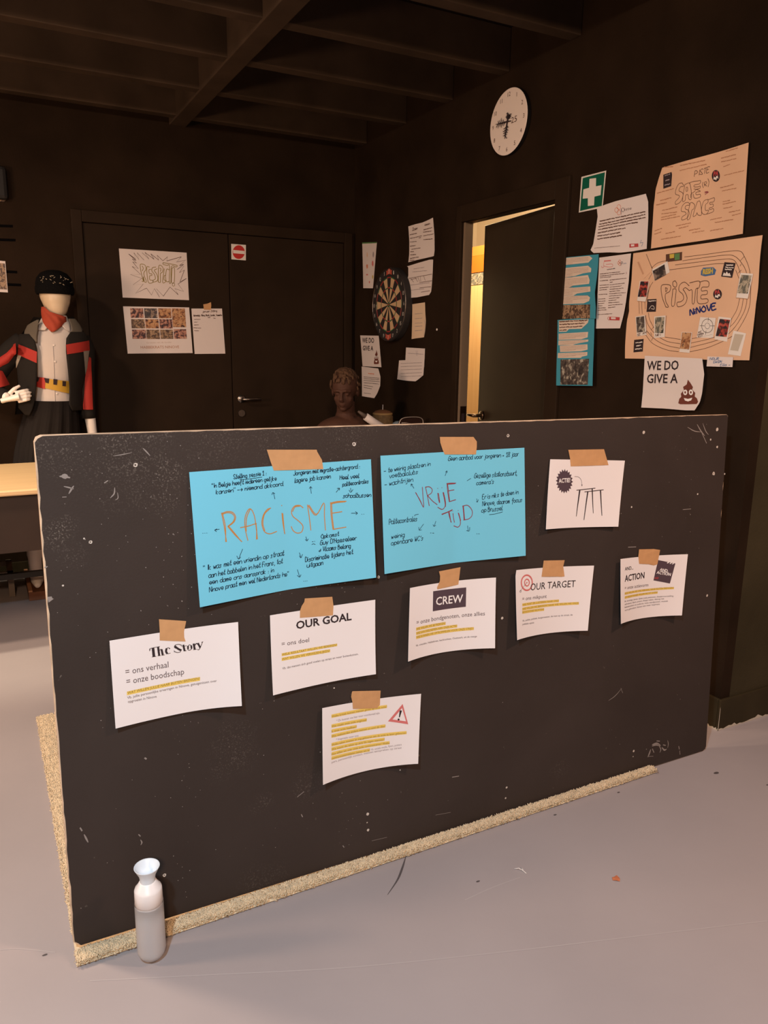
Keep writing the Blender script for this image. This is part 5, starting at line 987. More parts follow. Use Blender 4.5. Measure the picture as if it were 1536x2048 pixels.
branch_hand(276, .095, 'minute_hand'); branch_hand(193, .075, 'hour_hand'); branch_hand(20, .035, 'second_hand')
flat_text('25', .048, .0, .026, M_wpen, 'clock_logo', ck, w=.045); flat_text('M', -.004, .028, .016, M_wpen, 'clock_logo', ck)
# ---- dartboard
DC = np.array([2.33, 4.41, 1.673]); db = root('dartboard', (XW, DC[1], DC[2] - .225), 'dartboard with beige and black segments on the right wall', 'dartboard')
DP = Plane((XW - .045, DC[1], DC[2]), (0, -1, 0), (0, 0, 1)); M_sis = mat('dart_black', (.018, .014, .013), .8); M_be = mat('dart_beige', (.55, .36, .20), .8); M_dr = mat('dart_red', (.32, .03, .025), .8); M_dg = mat('dart_green', (.02, .10, .04), .8)
G().lathe((XW, DC[1], DC[2]), [(.0001, 0), (.224, 0), (.2255, .004), (.2255, .042), (.223, .045), (.0001, .045)], 64, axis=ax).obj('board_body', M_sis, db)
def sect(r0, r1, a0_, a1_, m, nm, d=.0012, n=3):
    V = []
    for rr2 in (r0, r1):
        for i in range(n + 1): t = a0_ + (a1_ - a0_) * i / n; V.append((rr2 * math.sin(t), rr2 * math.cos(t)))
    W1 = list(DP.world(V, d)); W0 = list(DP.world(V, 0.0)); k1 = 2 * (n + 1)
    Fc = [(i, i + 1, n + 2 + i, n + 1 + i) for i in range(n)] + [(0, n + 1, k1 + n + 1, k1), (n, k1 + n, k1 + 2 * n + 1, 2 * n + 1)] + [(i, k1 + i, k1 + i + 1, i + 1) for i in range(n)] + [(n + 1 + i, n + 2 + i, k1 + n + 2 + i, k1 + n + 1 + i) for i in range(n)]
    mk(nm, W1 + W0, Fc, m, db)
nums = [20, 1, 18, 4, 13, 6, 10, 15, 2, 17, 3, 19, 7, 16, 8, 11, 14, 9, 12, 5]
for i in range(20):
    a_, b_ = math.radians(18 * i - 9), math.radians(18 * i + 9); bk = i % 2 == 0
    sect(.016, .099, a_, b_, M_sis if bk else M_be, 'segment'); sect(.107, .162, a_, b_, M_sis if bk else M_be, 'segment')
    sect(.099, .107, a_, b_, M_dr if bk else M_dg, 'treble_field'); sect(.162, .170, a_, b_, M_dr if bk else M_dg, 'double_field')
    t = math.radians(18 * i); flat_text(str(nums[i]), .200 * math.sin(t), .200 * math.cos(t), .022, M_signw, 'number', db, DP, w=.016 if nums[i] > 9 else .009, d=.003)
G().lathe(DP.O, [(.0001, .002), (.016, .002), (.016, 0)], 20, axis=ax).obj('outer_bull', M_dg, db); G().lathe(DP.O, [(.0001, .003), (.0065, .003), (.0065, .001)], 16, axis=ax).obj('bullseye', M_dr, db)
M_wire = mat('steel_wire', (.5, .42, .36), .3, metal=1); g = G()
for rr2 in (.222, .170): g.tube([DP.world([(rr2 * math.sin(t), rr2 * math.cos(t))], .003)[0] for t in np.linspace(0, 2 * math.pi, 61)], .0016 if rr2 > .2 else .0006, 5, cap=False)
g.obj('number_ring', M_wire, db, smooth=True)
for sgn in (1, -1):    # maker's arched emblem above and below the scoring area
    V = [(x * .001, sgn * y * .001) for x, y in [(-38, 178), (-34, 196), (-40, 208), (-26, 206), (-16, 214), (0, 219), (16, 214), (26, 206), (40, 208), (34, 196), (38, 178), (18, 184), (0, 186), (-18, 184)]]
    T = tessellate_polygon([[Vector((x, y, 0)) for x, y in V]]); mk('emblem', DP.world(V, .0022), [tuple(t) for t in T], mat('dart_emblem', (.45, .08, .05), .7), db)
# black felt surround against the wall, seen as a darker disc to the right of the board
db.location.x -= 0.0
disc_ = at(874, 659, 0, XW); g = G(); g.lathe((XW, disc_[1], disc_[2]), [(.0001, .003), (.006, .0025), (.007, 0)], 10, axis=ax); tag(g.obj('pin', M_signw), 'small white pin stuck in the black wall left of the door', 'pin')
for x, y in ((805, 618), (812, 618)):
    q = at(x, y, 0, XW - .008); tag(G().lathe(tuple(q), [(.0001, .002), (.004, .002), (.0045, 0)], 8, axis=ax).obj('pin', M_signw), ('left one' if x < 810 else 'right one') + ' of two tiny pale pins right of the dartboard', 'pin', 'pins beside the dartboard')
q = H0 + e * .13 - nn * .0; q2 = at(1102, 792, 0, XW + .075); 
#BACKWALL
# ------------------------------------------------------------------ on the double door and the back wall
BK = Plane((0, YB - .0165, 0), (1, 0, 0), (0, 0, 1)); k = K(220, 460, 4.518)
S = Sheet(BK, k([(80, 167), (692, 205), (714, 634), (115, 610)]), base=.002, grid=(8, 8))
S.ink([k([(170, 218), (232, 262), (215, 205), (262, 268), (245, 205), (306, 272), (290, 205), (352, 262), (315, 202), (398, 265), (368, 215), (440, 272), (425, 228), (478, 278), (520, 242), (512, 280), (645, 242), (600, 290), (685, 272), (628, 322), (665, 310), (605, 358), (668, 325), (628, 385), (672, 362), (632, 470), (690, 438), (615, 488), (665, 555), (585, 530), (616, 585), (542, 515), (482, 598), (418, 530), (448, 608), (400, 530), (375, 588), (330, 525), (232, 572), (300, 488), (208, 495), (288, 438), (185, 402), (278, 402), (200, 330), (255, 350), (205, 288), (240, 300), (200, 260), (235, 275), (170, 218)])], 1.1, M_wpen, 'starburst', smooth=False)
M_ol = mat('olive_marker', (.27, .20, .04), .8)
for ln in [[(300, 460), (285, 400), (272, 320), (290, 308), (318, 320), (325, 355), (305, 395), (328, 465), (312, 468), (300, 420), (302, 465), (288, 462)], [(290, 325), (300, 345), (292, 370)], [(355, 335), (332, 340), (345, 470), (385, 475), (385, 455), (360, 450), (358, 415), (378, 410), (375, 395), (355, 392), (352, 360), (370, 355)], [(415, 335), (385, 340), (378, 370), (400, 400), (410, 440), (390, 455), (392, 470), (425, 460), (432, 430), (420, 395), (400, 365), (425, 350)], [(435, 470), (440, 330), (465, 325), (480, 350), (470, 385), (455, 395), (455, 470), (438, 470)], [(448, 345), (460, 350), (455, 375)], [(490, 350), (475, 470), (500, 470), (500, 455), (488, 450), (490, 415), (500, 410)], [(535, 360), (512, 355), (502, 420), (510, 465), (535, 465)], [(480, 295), (600, 318), (595, 335), (555, 330), (550, 468), (535, 468), (538, 325), (515, 320), (480, 310), (480, 295)], [(560, 345), (555, 468), (580, 468), (582, 345), (560, 345)]]: S.ink([k(ln)], 1.25, M_ol, 'heading')
ring(S, k, (574, 493), 11, 15, .9, M_ol, 'heading'); S.build('door_poster', 'white sheet with RESPECT! inside a jagged burst on the back door', 'poster', M_paperw)
S = Sheet(BK, k([(118, 690), (715, 700), (747, 1112), (160, 1117)]), base=.002, grid=(4, 4))
S.text('HABBEKRATS NINOVE', *k([(278, 1072), (625, 1068)]), 24 / 4.5, M_fpen, 'heading'); S.text('Groeten van de familie', *k([(330, 1024), (555, 1020)]), 12 / 4.5, mat('faint_print', (.50, .36, .30), .8), 'lettering')
S.build('door_poster', 'photo poster with eleven pictures reading HABBEKRATS NINOVE', 'poster', M_paperw)
q_ = K(245, 610, 10.593); cells = [(160, 68, 435, 272), (455, 70, 728, 278), (752, 70, 1025, 282), (180, 298, 465, 495), (478, 300, 760, 495), (778, 300, 1050, 498), (198, 520, 488, 718), (498, 520, 780, 722), (795, 520, 1065, 718), (1080, 510, 1348, 718), (1040, 72, 1320, 470)]
for i, (x0, y0, x1, y1) in enumerate(cells): sl = 25 * (y1 - y0) / 200 * .6; S.photo(q_([(x0, y0), (x1, y0 + 3), (x1 + sl, y1), (x0 + sl, y1)]), PH[[0, 1, 2, 3, 2, 0, 0, 3, 3, 0, 2][i]], 'photo', .0006, 1)
S = Sheet(BK, k([(735, 710), (1012, 710), (1042, 1117), (765, 1120)]), base=.002, grid=(4, 4))
S.hand('30 januari Zitting', *k([(805, 748), (970, 738)]), 4, M_wpen, .7); S.hand('Aanwezig : Manu, Noah, Lander, Tommeke', *k([(755, 780), (1012, 776)]), 3.6, M_wpen, .8)
for i, (a_, b_) in enumerate([((885, 795), (905, 795)), ((935, 800), (955, 802)), ((762, 812), (815, 812)), ((762, 836), (788, 836)), ((762, 862), (800, 860)), ((755, 888), (822, 890)), ((762, 913), (805, 915))]): S.scrib(*k([a_, b_]), 1.8, M_wpen, 'handwriting', i)
S.build('door_poster', 'white handwritten list right of the photo poster on the back door', 'list', M_paperw)
tape(k([(842, 672), (880, 665), (912, 652), (914, 680), (910, 722), (848, 720)]), 'small scrap of brown tape above the handwritten list on the back door', on=BK, sheet=S, group='tape on the back door')
S = Sheet(BK, k([(1095, 125), (1228, 135), (1228, 275), (1097, 265)]), base=.003, grid=(2, 2))
S.fill(k([(1163 + 55 * math.cos(t), 200 + 62 * math.sin(t)) for t in np.linspace(0, 6.1, 30)]), M_signr, 'red_disc', .0005); S.fill(k([(1112, 180), (1216, 190), (1216, 218), (1112, 210)]), M_signw, 'white_bar', .001)
S.build('no_entry_sign', 'small no entry sign, red disc with white bar, on the back door', 'sign', M_signw, part='sign_plate')
# left edge of the back wall
k = K(0, 300, 6.826)
S = Sheet(BACK, k([(-260, 1490), (72, 1518), (108, 1945), (-235, 1925)]), base=.004, grid=(4, 4)); S.build('wall_poster', 'white-bordered picture at the left edge behind the mannequin', 'picture', M_paperw)
S.photo(k([(-235, 1525), (66, 1550), (98, 1905), (-215, 1890)]), PH[3], 'picture_print', .0006)
for i, (x0, x1, y, lb) in enumerate([(-120, 175, 1035, 'topmost of the short black tape strips on the back wall at far left'), (-120, 212, 1225, 'second black tape strip down on the back wall at far left'), (60, 235, 1662, 'black tape strip peeking out right of the picture, upper one'), (60, 288, 1838, 'black tape strip peeking out right of the picture, lower one')]):
    L = BACK.hit(k([(x0, y - 22), (x1, y - 12), (x1, y + 24), (x0, y + 16)])); W = list(BACK.world(L, .0012)) + list(BACK.world(L, .0002)); o = mk('wall_strip', W, [(0, 3, 2, 1), (4, 5, 6, 7), (0, 1, 5, 4), (1, 2, 6, 5), (2, 3, 7, 6), (3, 0, 4, 7)], mat('black_tape', (.003, .0025, .0025), .9, spec=.02)); tag(o, lb, 'tape', 'black tape strips on the back wall')
pr = root('wall_print', (.1, YB, 2.03), 'dark and tan print at the upper left edge of the back wall', 'print')
L = BACK.hit(k([(-200, 410), (80, 425), (105, 640), (60, 705), (-190, 690)])); mk('tan_print', BACK.world(L, .003), [(0, 4, 3, 2, 1)], PH[3], pr)
G().box(-.05, .238, YB - .05, YB - .0005, 2.185, 2.36).obj('black_top', mat('black_cap', (.008, .006, .006), .7), pr, bevel=.02)
#THINGS
# ------------------------------------------------------------------ table, crate, mannequin
M_top = wood_mat('orange_wood_top', (.66, .44, .23), (.72, .49, .26), 'X', 2.5, .30); M_apr = mat('brown_panel', (.028, .013, .007), .6, var=.15, scale=5)
tb = root('long_table', (-.1, 4.1, 0), 'long table with pale wooden top and brown front panel at left', 'table')
TY0, TY1, TZ = 3.70, 4.56, .77; G().box(-1.3, .62, TY0, TY1, TZ - .026, TZ).obj('tabletop', M_top, tb, bevel=.007)
G().box(-1.27, .59, TY0 + .03, TY0 + .05, TZ - .29, TZ - .027).obj('front_panel', M_apr, tb)
M_leg = mat('black_table_leg', (.012, .009, .008), .5)
for x in (-1.24, .50):
    for y in (TY0 + .06, TY1 - .12): G().box(x, x + .05, y - .025, y + .025, 0, TZ - .027).obj('leg', M_leg, tb, bevel=.004)
G().box(-1.2, .5, 4.42, 4.45, .16, .19).obj('rail', M_leg, tb)
M_cr = mat('brown_crate_wood', (.16, .055, .022), .6, var=.2, scale=8); M_crl = mat('crate_edge', (.42, .20, .10), .6)
cr = root('low_crate', (.42, 4.72, 0), 'low reddish-brown wooden crate under the feet of the mannequin', 'crate')
cx0, cx1, cy0, cy1 = .145, .75, 4.50, 4.97
G().box(cx0, cx1, cy0, cy1, .002, .050).obj('crate_body', M_cr, cr); G().box(cx0, cx0 + .02, cy0, cy1, .051, .060).obj('crate_rim', M_crl, cr)
g = G(); g.box(-.25, .08, 4.62, 4.64, .12, .15); g.box(-.25, -.22, 4.62, 4.9, .002, .15); g.box(.05, .08, 4.62, 4.9, .002, .15); g.box(-.25, .08, 4.86, 4.88, .12, .15)
tag(g.obj('low_stool', mat('pale_bench', (.16, .12, .09), .6)), 'low dark frame stool under the table beside the crate', 'stool')
YM = 4.73
def mp(px, py, dy=0): q = at(px, py, 1, YM); return np.array([q[0], YM + dy, q[2]])
class Loft:
    def __init__(s, rows): s.r = np.array(rows, float)      # py, xl, xr, depth
    def row(s, y): return [np.interp(y, s.r[:, 0], s.r[:, i]) for i in (1, 2, 3)]
    def mesh(s, grow=0, n=28, sub=3):
        V = []; Fc = []; ys = np.interp(np.linspace(0, len(s.r) - 1, (len(s.r) - 1) * sub + 1), range(len(s.r)), s.r[:, 0])
        for y in ys:
            xl, xr, d = s.row(y); c_, h = (xl + xr) / 2, (xr - xl) / 2 + grow
            for kk_ in range(n): t = 2 * math.pi * kk_ / n; V.append(mp(c_ + h * math.cos(t), y, -(d + grow / 363) * math.sin(t)))
        for j in range(len(ys) - 1):
            for i in range(n): Fc.append((j * n + i, j * n + (i + 1) % n, (j + 1) * n + (i + 1) % n, (j + 1) * n + i))
        Fc += [tuple(range(n)), tuple(range((len(ys) - 1) * n, len(ys) * n))[::-1]]; return V, Fc
    def pt(s, x, y, off):
        xl, xr, d = s.row(y); c_, h = (xl + xr) / 2, (xr - xl) / 2 + off * 330; t = max(-1, min(1, (x - c_) / h)); return mp(x, y, -(d + off) * math.sqrt(max(0, 1 - t * t)))
    def patch(s, rows, off, nx=6, ny=8, th_=.004):
        rows = np.array(rows, float); ys = np.linspace(rows[0, 0], rows[-1, 0], ny + 1); V = []; B = []
        for y in ys:
            a_, b_ = np.interp(y, rows[:, 0], rows[:, 1]), np.interp(y, rows[:, 0], rows[:, 2])
            for i in range(nx + 1): x = a_ + (b_ - a_) * i / nx; V.append(s.pt(x, y, off)); B.append(s.pt(x, y, off - th_))
        n = len(V); w = nx + 1; Fc = []
        for j in range(ny):
            for i in range(nx): q = j * w + i; Fc.append((q, q + w, q + w + 1, q + 1)); Fc.append((n + q, n + q + 1, n + q + w + 1, n + q + w))
        rim = list(range(nx)) + [j * w + nx for j in range(ny)] + [ny * w + nx - i for i in range(nx)] + [(ny - j) * w for j in range(ny)]
        for i in range(len(rim)): a_, b_ = rim[i], rim[(i + 1) % len(rim)]; Fc.append((a_, b_, n + b_, n + a_))
        return V + B, Fc
    def patchq(s, tl, tr, br_, bl, off, nx=6, ny=4):
        V = []
        for j in range(ny + 1):
            for i in range(nx + 1):
                u, v = i / nx, j / ny; p = (1 - u) * (1 - v) * np.array(tl) + u * (1 - v) * np.array(tr) + u * v * np.array(br_) + (1 - u) * v * np.array(bl); V.append(s.pt(p[0], p[1], off))
        return V, [(j * (nx + 1) + i, (j + 1) * (nx + 1) + i, (j + 1) * (nx + 1) + i + 1, j * (nx + 1) + i + 1) for j in range(ny) for i in range(nx)]
mn = root('mannequin', (.36, YM, .05), 'faceless white mannequin in beanie, red scarf and open red-black jacket', 'mannequin')
M_skin = mat('mannequin_cream', (.58, .45, .31), .4); M_wh = mat('mannequin_white', (.78, .70, .64), .45); M_sh = mat('white_shirt', (.56, .49, .45), .85, bump=.15, bscale=14)
M_jb = mat('black_jacket_cloth', (.016, .013, .011), .85, spec=.2, bump=.1, bscale=20); M_jr = mat('red_jacket_cloth', (.36, .022, .014), .75, bump=.1, bscale=20); M_jg = mat('grey_jacket_cloth', (.10, .08, .058), .8); M_jw = mat('offwhite_jacket_cloth', (.30, .25, .20), .8)
M_sk = mat('black_skirt_cloth', (.013, .010, .009), .9, spec=.15, bump=.15, bscale=12)
# body: head, neck, arms, legs as one surface
g = G(); hd = mp(111, 598); g.ball(hd + (0, .004, .030), (.076, .080, .090), 16); g.ball(hd + (.002, -.016, -.030), (.050, .054, .070), 14)
g.tube([mp(108, 612, .02), mp(106, 660, .03)], [.050, .058], 16); g.ball(mp(100, 700, .02), (.14, .08, .13), 14); g.ball(mp(100, 790, .02), (.12, .085, .14), 14)
shL, elL, wrL = mp(42, 690, 0), mp(-28, 775, -.02), mp(14, 792, -.15); shR, elR, wrR = mp(166, 700, 0), mp(171, 772, .02), mp(182, 850, -.01)
g.tube([shL, (shL + elL) / 2, elL], [.05, .045, .038], 14); g.tube([elL, (elL + wrL) / 2, wrL], [.038, .034, .023], 14); g.tube([shR, elR, wrR, mp(186, 876, -.01)], [.05, .04, .029, .026], 14)
g.tube([mp(78, 840, .02), mp(70, 1000, .02), mp(70, 1110, -.02)], [.085, .060, .045], 14); g.tube([mp(125, 840, .02), mp(120, 1000, .02), mp(112, 1110, .03)], [.085, .060, .045], 14)
zf = .052
for q in (mp(72, 1150, -.06), mp(118, 1140, .04)): g.tube([np.array([q[0], q[1] + .03, .30]), np.array([q[0], q[1] + .03, .13]), np.array([q[0], q[1] + .01, .09])], [.042, .036, .036], 14); g.tube([np.array([q[0], q[1] + .06, zf + .032]), np.array([q[0], q[1] - .05, zf + .034]), np.array([q[0] - .005, q[1] - .13, zf + .018])], [.032, .036, .016], 12)
g.obj('body', M_wh, mn, smooth=True, remesh=.008, smoothit=6)
# cream head cover
g = G(); g.ball(hd + (0, .004, .030), (.082, .088, .096), 18); g.ball(hd + (.002, -.020, -.030), (.060, .064, .078), 18); g.ball(hd + (.001, -.008, .000), (.074, .080, .085), 18); g.obj('head', M_skin, mn, smooth=True, remesh=.006, smoothit=14)
# hands
def hand_(wr, dirv, spread, curl_, nm, sc=1.0, thumb=1):
    g = G(); d = np.array(dirv, float); d /= np.linalg.norm(d); s_ = np.array(spread, float); s_ -= d * (s_ @ d); s_ /= np.linalg.norm(s_); c_ = np.array(curl_, float); c_ -= d * (c_ @ d); c_ -= s_ * (c_ @ s_); c_ /= np.linalg.norm(c_)
    wr = np.array(wr, float); g.tube([wr - d * .035, wr, wr + d * .03 * sc, wr + d * .075 * sc], [.023, .022, .027, .033], 12, flat=.62)
    for i, (L_, o) in enumerate([(.070, .030), (.080, .011), (.074, -.009), (.058, -.028)]):
        b = wr + d * .078 * sc + s_ * o * sc; P = [b - d * .015]; a_ = 0
        for j, f in enumerate((.45, .32, .23)): a_ += (.28, .45, .35)[j]; b = b + (d * math.cos(a_) + c_ * math.sin(a_) + s_ * o * .8) * L_ * f * sc; P.append(b)
        g.tube([wr + d * .078 * sc + s_ * o * sc - d * .02] + P[1:], [.0098, .0092, .0082, .0055], 8)
    b = wr + d * .03 * sc + s_ * .026 * thumb; g.tube([b - d * .01, b + d * .022 + s_ * .020 * thumb, b + d * .052 + s_ * .030 * thumb + c_ * .012], [.0125, .0105, .007], 8)
    return g.obj(nm, M_wh, mn, smooth=True, remesh=.0028, smoothit=2)
hw_ = mp(14, 795, -.155); ht = mp(56, 785, -.175); hand_(hw_, ht - hw_, (.15, 0, .9), (.1, .9, -.3), 'hand', .82)
hand_(mp(186, 878, -.01), mp(187, 910, -.01) - mp(186, 878, -.01), (-.2, -.9, 0), (-1, .1, 0), 'hand', .9); G().tube([wrR + (-.001, 0, -.006), wrR + (.001, 0, -.011)], .0262, 16).obj('wrist_joint', M_black, mn)
# shirt
TOR = Loft([(640, 86, 134, .055), (655, 66, 152, .075), (672, 50, 164, .095), (695, 48, 166, .108), (720, 54, 160, .118), (750, 60, 154, .112), (778, 63, 148, .104), (800, 60, 152, .110), (812, 58, 154, .116)])
V, Fc = TOR.mesh(); mk('shirt', V, Fc, M_sh, mn, smooth=True)
for P in ([(634, 84, 96), (648, 76, 98), (661, 73, 88)], [(632, 122, 131), (645, 116, 139), (656, 124, 138), (664, 134, 137)]):
    V, Fc = TOR.patch(P, .014, 5, 5, .003); mk('collar', V, Fc, M_sh, mn, smooth=True)
for y in (690, 722, 785): q = TOR.pt(104 + (y - 690) * .06, y, .002); G().lathe(tuple(q), [(.0001, .003), (.005, .003), (.0055, 0)], 10, axis=(0, -1, 0)).obj('button', M_wh, mn)
V, Fc = TOR.patch([(690, 101.5, 103), (812, 106, 107.5)], .0025, 1, 10, .002); mk('placket', V, Fc, M_sh, mn, smooth=True)
# skirt
g = G(); rows = [(800, 54, 154, .12), (830, 47, 156, .145), (860, 38, 158, .145), (900, 30, 160, .145), (960, 24, 164, .145), (1040, 26, 164, .145)]; SKL = Loft(rows); n = 60; V = []; Fc = []
ys = np.linspace(800, 1040, 13)
for y in ys:
    xl, xr, d = SKL.row(y); c_, h = (xl + xr) / 2, (xr - xl) / 2; pl = .05 * (y - 800) / 240 + .012
    for i in range(n): t = 2 * math.pi * i / n; f = 1 + pl * (1 if i % 4 < 2 else -1); V.append(mp(c_ + h * f * math.cos(t), y, -d * f * math.sin(t)))
for j in range(len(ys) - 1):
    for i in range(n): Fc.append((j * n + i, j * n + (i + 1) % n, (j + 1) * n + (i + 1) % n, (j + 1) * n + i))
Fc.append(tuple(range(n))); mk('skirt', V, Fc, M_sk, mn)
# belt: red star end, yellow band, black squares
V, Fc = TOR.patchq((68, 753), (136, 761), (135, 785), (68, 770), .006, 10, 3); mk('belt', V, Fc, mat('belt_yellow', (.52, .30, .035), .5), mn, smooth=True)
V, Fc = TOR.patchq((67, 752), (88, 754), (87, 776), (67, 771), .0075, 3, 3); mk('belt_end', V, Fc, mat('belt_red', (.42, .03, .02), .5), mn, smooth=True)
for q4 in [((68, 752), (77, 753.5), (74, 762), (68, 762)), ((85, 754.5), (95, 755.5), (94, 765), (88, 763.5)), ((103, 756), (111, 757), (110, 768), (103, 767)), ((121, 760), (128.5, 761), (128, 771), (121, 770))]:
    V, Fc = TOR.patchq(*q4, .0085, 2, 2); mk('belt_square', V, Fc, M_black, mn)
# jacket panels over the torso
JK = Loft([(634, 60, 156, .085), (655, 46, 168, .105), (672, 34, 178, .122), (700, 30, 180, .132), (740, 30, 174, .135), (780, 28, 166, .128), (830, 24, 168, .14)])
for nm, rws, mm, of in [('jacket_yoke', [(640, 72, 76), (650, 54, 74), (662, 48, 73), (672, 46, 71), (684, 62, 71)], M_jg, .004), ('jacket_yoke', [(638, 134, 148), (650, 138, 158), (660, 140, 163), (668, 136, 160)], M_jg, .004),
    ('jacket_front', [(668, 38, 56), (680, 36, 66), (696, 33, 70.5), (712, 33, 71), (740, 33, 71), (776, 36, 69), (800, 34, 66), (822, 36, 60), (827, 48, 56)], M_jb, .008), ('jacket_front', [(664, 137, 165), (670, 130, 172), (680, 127, 178), (706, 127, 178), (740, 131, 170), (780, 135, 162), (812, 133, 163), (818, 140, 164)], M_jb, .008)]:
    V, Fc = JK.patch(rws, of, 8, 12, .005); mk(nm, V, Fc, mm, mn, smooth=True)
for nm, q4, mm in [('jacket_band', ((29, 685.5), (70.5, 703), (70, 725), (30, 707)), M_jr), ('jacket_band', ((127, 689), (176, 681), (177, 701), (129, 708)), M_jr), ('jacket_insert', ((30.5, 708), (41, 711), (36, 724), (31.5, 736)), M_jw), ('jacket_insert', ((163, 702), (176, 701), (172, 735), (168, 749)), M_jw)]:
    V, Fc = JK.patchq(*q4, .0105, 8, 4); mk(nm, V, Fc, mm, mn, smooth=True)
V, Fc = JK.mesh(-6); nf = [f for f in Fc if len(f) == 4 and np.mean([V[i][1] for i in f]) > YM + .01]; mk('jacket_back', V, nf, M_jb, mn, smooth=True)
# sleeves
def sleeve(P, R, nm, mats, flat=1): 
    g = G(); P = [np.array(p) for p in crom(P, 4)]; R = np.interp(np.linspace(0, 1, len(P)), np.linspace(0, 1, len(R)), R); g.tube(P, list(R), 20, flat=flat); o = g.obj(nm, mats, mn, smooth=True); return o, P, R
sleeve([mp(160, 676, .0), mp(169, 700, 0), mp(171, 745, .01), mp(174, 800, 0), mp(177, 836, 0)], [.05, .055, .050, .043, .040], 'sleeve', [M_jb])
sleeve([mp(46, 680, .0), mp(22, 704, -.01), mp(-8, 742, -.02), mp(-26, 772, -.03)], [.05, .06, .062, .06], 'sleeve', [M_jb]); sleeve([mp(-28, 775, -.03), mp(-6, 786, -.08), mp(12, 792, -.13)], [.058, .052, .036], 'sleeve', [M_jb])
def on_tube(cy, rad): return lambda x, y, off: mp(x, y, -cy(x, y) - off)
# red stripes on the sleeves, laid on the tube fronts
def stripe(poly_rows, cxf, rpx, yb, nm, mm, off=.004, nx=6, ny=12):
    rows = np.array(poly_rows, float); V = []
    for y in np.linspace(rows[0, 0], rows[-1, 0], ny + 1):
        a_, b_ = np.interp(y, rows[:, 0], rows[:, 1]), np.interp(y, rows[:, 0], rows[:, 2])
        for i in range(nx + 1):
            x = a_ + (b_ - a_) * i / nx; c_ = cxf(y); t = max(-1, min(1, (x - c_) / (rpx + 1.6))); V.append(mp(x, y, yb - (rpx / 330) * math.sqrt(1 - t * t) - off))
    mk(nm, V, [(j * (nx + 1) + i, (j + 1) * (nx + 1) + i, (j + 1) * (nx + 1) + i + 1, j * (nx + 1) + i + 1) for j in range(ny) for i in range(nx)], mm, mn, smooth=True)
cxr = lambda y: np.interp(y, [676, 700, 745, 800, 836], [160, 169, 171, 174, 177])
stripe([(701, 172, 180), (740, 170, 181), (755, 168, 182), (790, 166, 183), (818, 163.5, 184)], cxr, 15, 0, 'sleeve_stripe', M_jr, .006)
g = G(); V = []; Fc = []; up_ = [(29, 686), (12, 701), (0, 709), (-20, 722)]; lo_ = [(30, 707), (16, 727), (0, 738), (-20, 760)]
for i in range(13):
    t = i / 12; a_ = np.array([np.interp(t, [0, .33, .6, 1], [p[0] for p in up_]), np.interp(t, [0, .33, .6, 1], [p[1] for p in up_])]); b_ = np.array([np.interp(t, [0, .33, .6, 1], [p[0] for p in lo_]), np.interp(t, [0, .33, .6, 1], [p[1] for p in lo_])])
    for j in range(5): s_ = j / 4; p = a_ + (b_ - a_) * s_; V.append(mp(p[0], p[1], -.02 - .058 * math.sqrt(max(.1, 1 - (2 * s_ - 1.1) ** 2 * .8)) - .012 - (.06 if t < .08 else 0)))
mk('sleeve_stripe', V, [(i * 5 + j, i * 5 + j + 1, (i + 1) * 5 + j + 1, (i + 1) * 5 + j) for i in range(12) for j in range(4)], M_jr, mn, smooth=True)
V, Fc = Loft([(735, -30, 10, .10), (775, -30, 22, .12)]).patchq((-18, 735), (4, 741), (19, 768), (-18, 776), .006, 4, 4); mk('sleeve_stripe', V, Fc, M_jr, mn, smooth=True)
# scarf
SC_ = Loft([(612, 84, 126, .06), (630, 80, 134, .075), (645, 80, 132, .09), (664, 85, 122, .10)])
g = G(); V, Fc = SC_.patch([(614, 82, 87), (625, 81, 98), (634, 82, 130), (645, 84, 131), (655, 90, 118), (664, 99, 104)], .010, 14, 10, .008)
V = [v + np.array([0, -.004 * math.sin(v[0] * 140 + v[2] * 90) - .003 * math.sin(v[2] * 260), 0]) for v in V]; mk('scarf', V, Fc, mat('red_orange_scarf', (.34, .045, .018), .8), mn, smooth=True)
# beanie
g = G(); bc = hd + (0, .002, .045)
g.lathe(tuple(bc), [(.096, -.022), (.101, -.012), (.102, .008), (.099, .022)], 36); g.lathe(tuple(bc), [(.096, .018), (.098, .035), (.090, .065), (.068, .092), (.036, .106), (.0001, .110)], 36)
o = g.obj('beanie', mat('black_knit', (.004, .0035, .0035), .95, spec=.1, bump=.5, bscale=150), mn, smooth=True); g = G(); r = random.Random(6)
for i in range(26):
    t = r.uniform(-.9, .9); z = r.uniform(.03, .075); rr2 = .099 - max(0, z - .04) * .28; q = bc + (rr2 * math.sin(t), -rr2 * math.cos(t) - .002, z); g.tube([q, q + (r.uniform(-.012, .012), -.001, r.uniform(-.006, .006))], .0016, 4)
g.obj('embroidery', mat('tan_thread', (.35, .28, .20), .7), o)
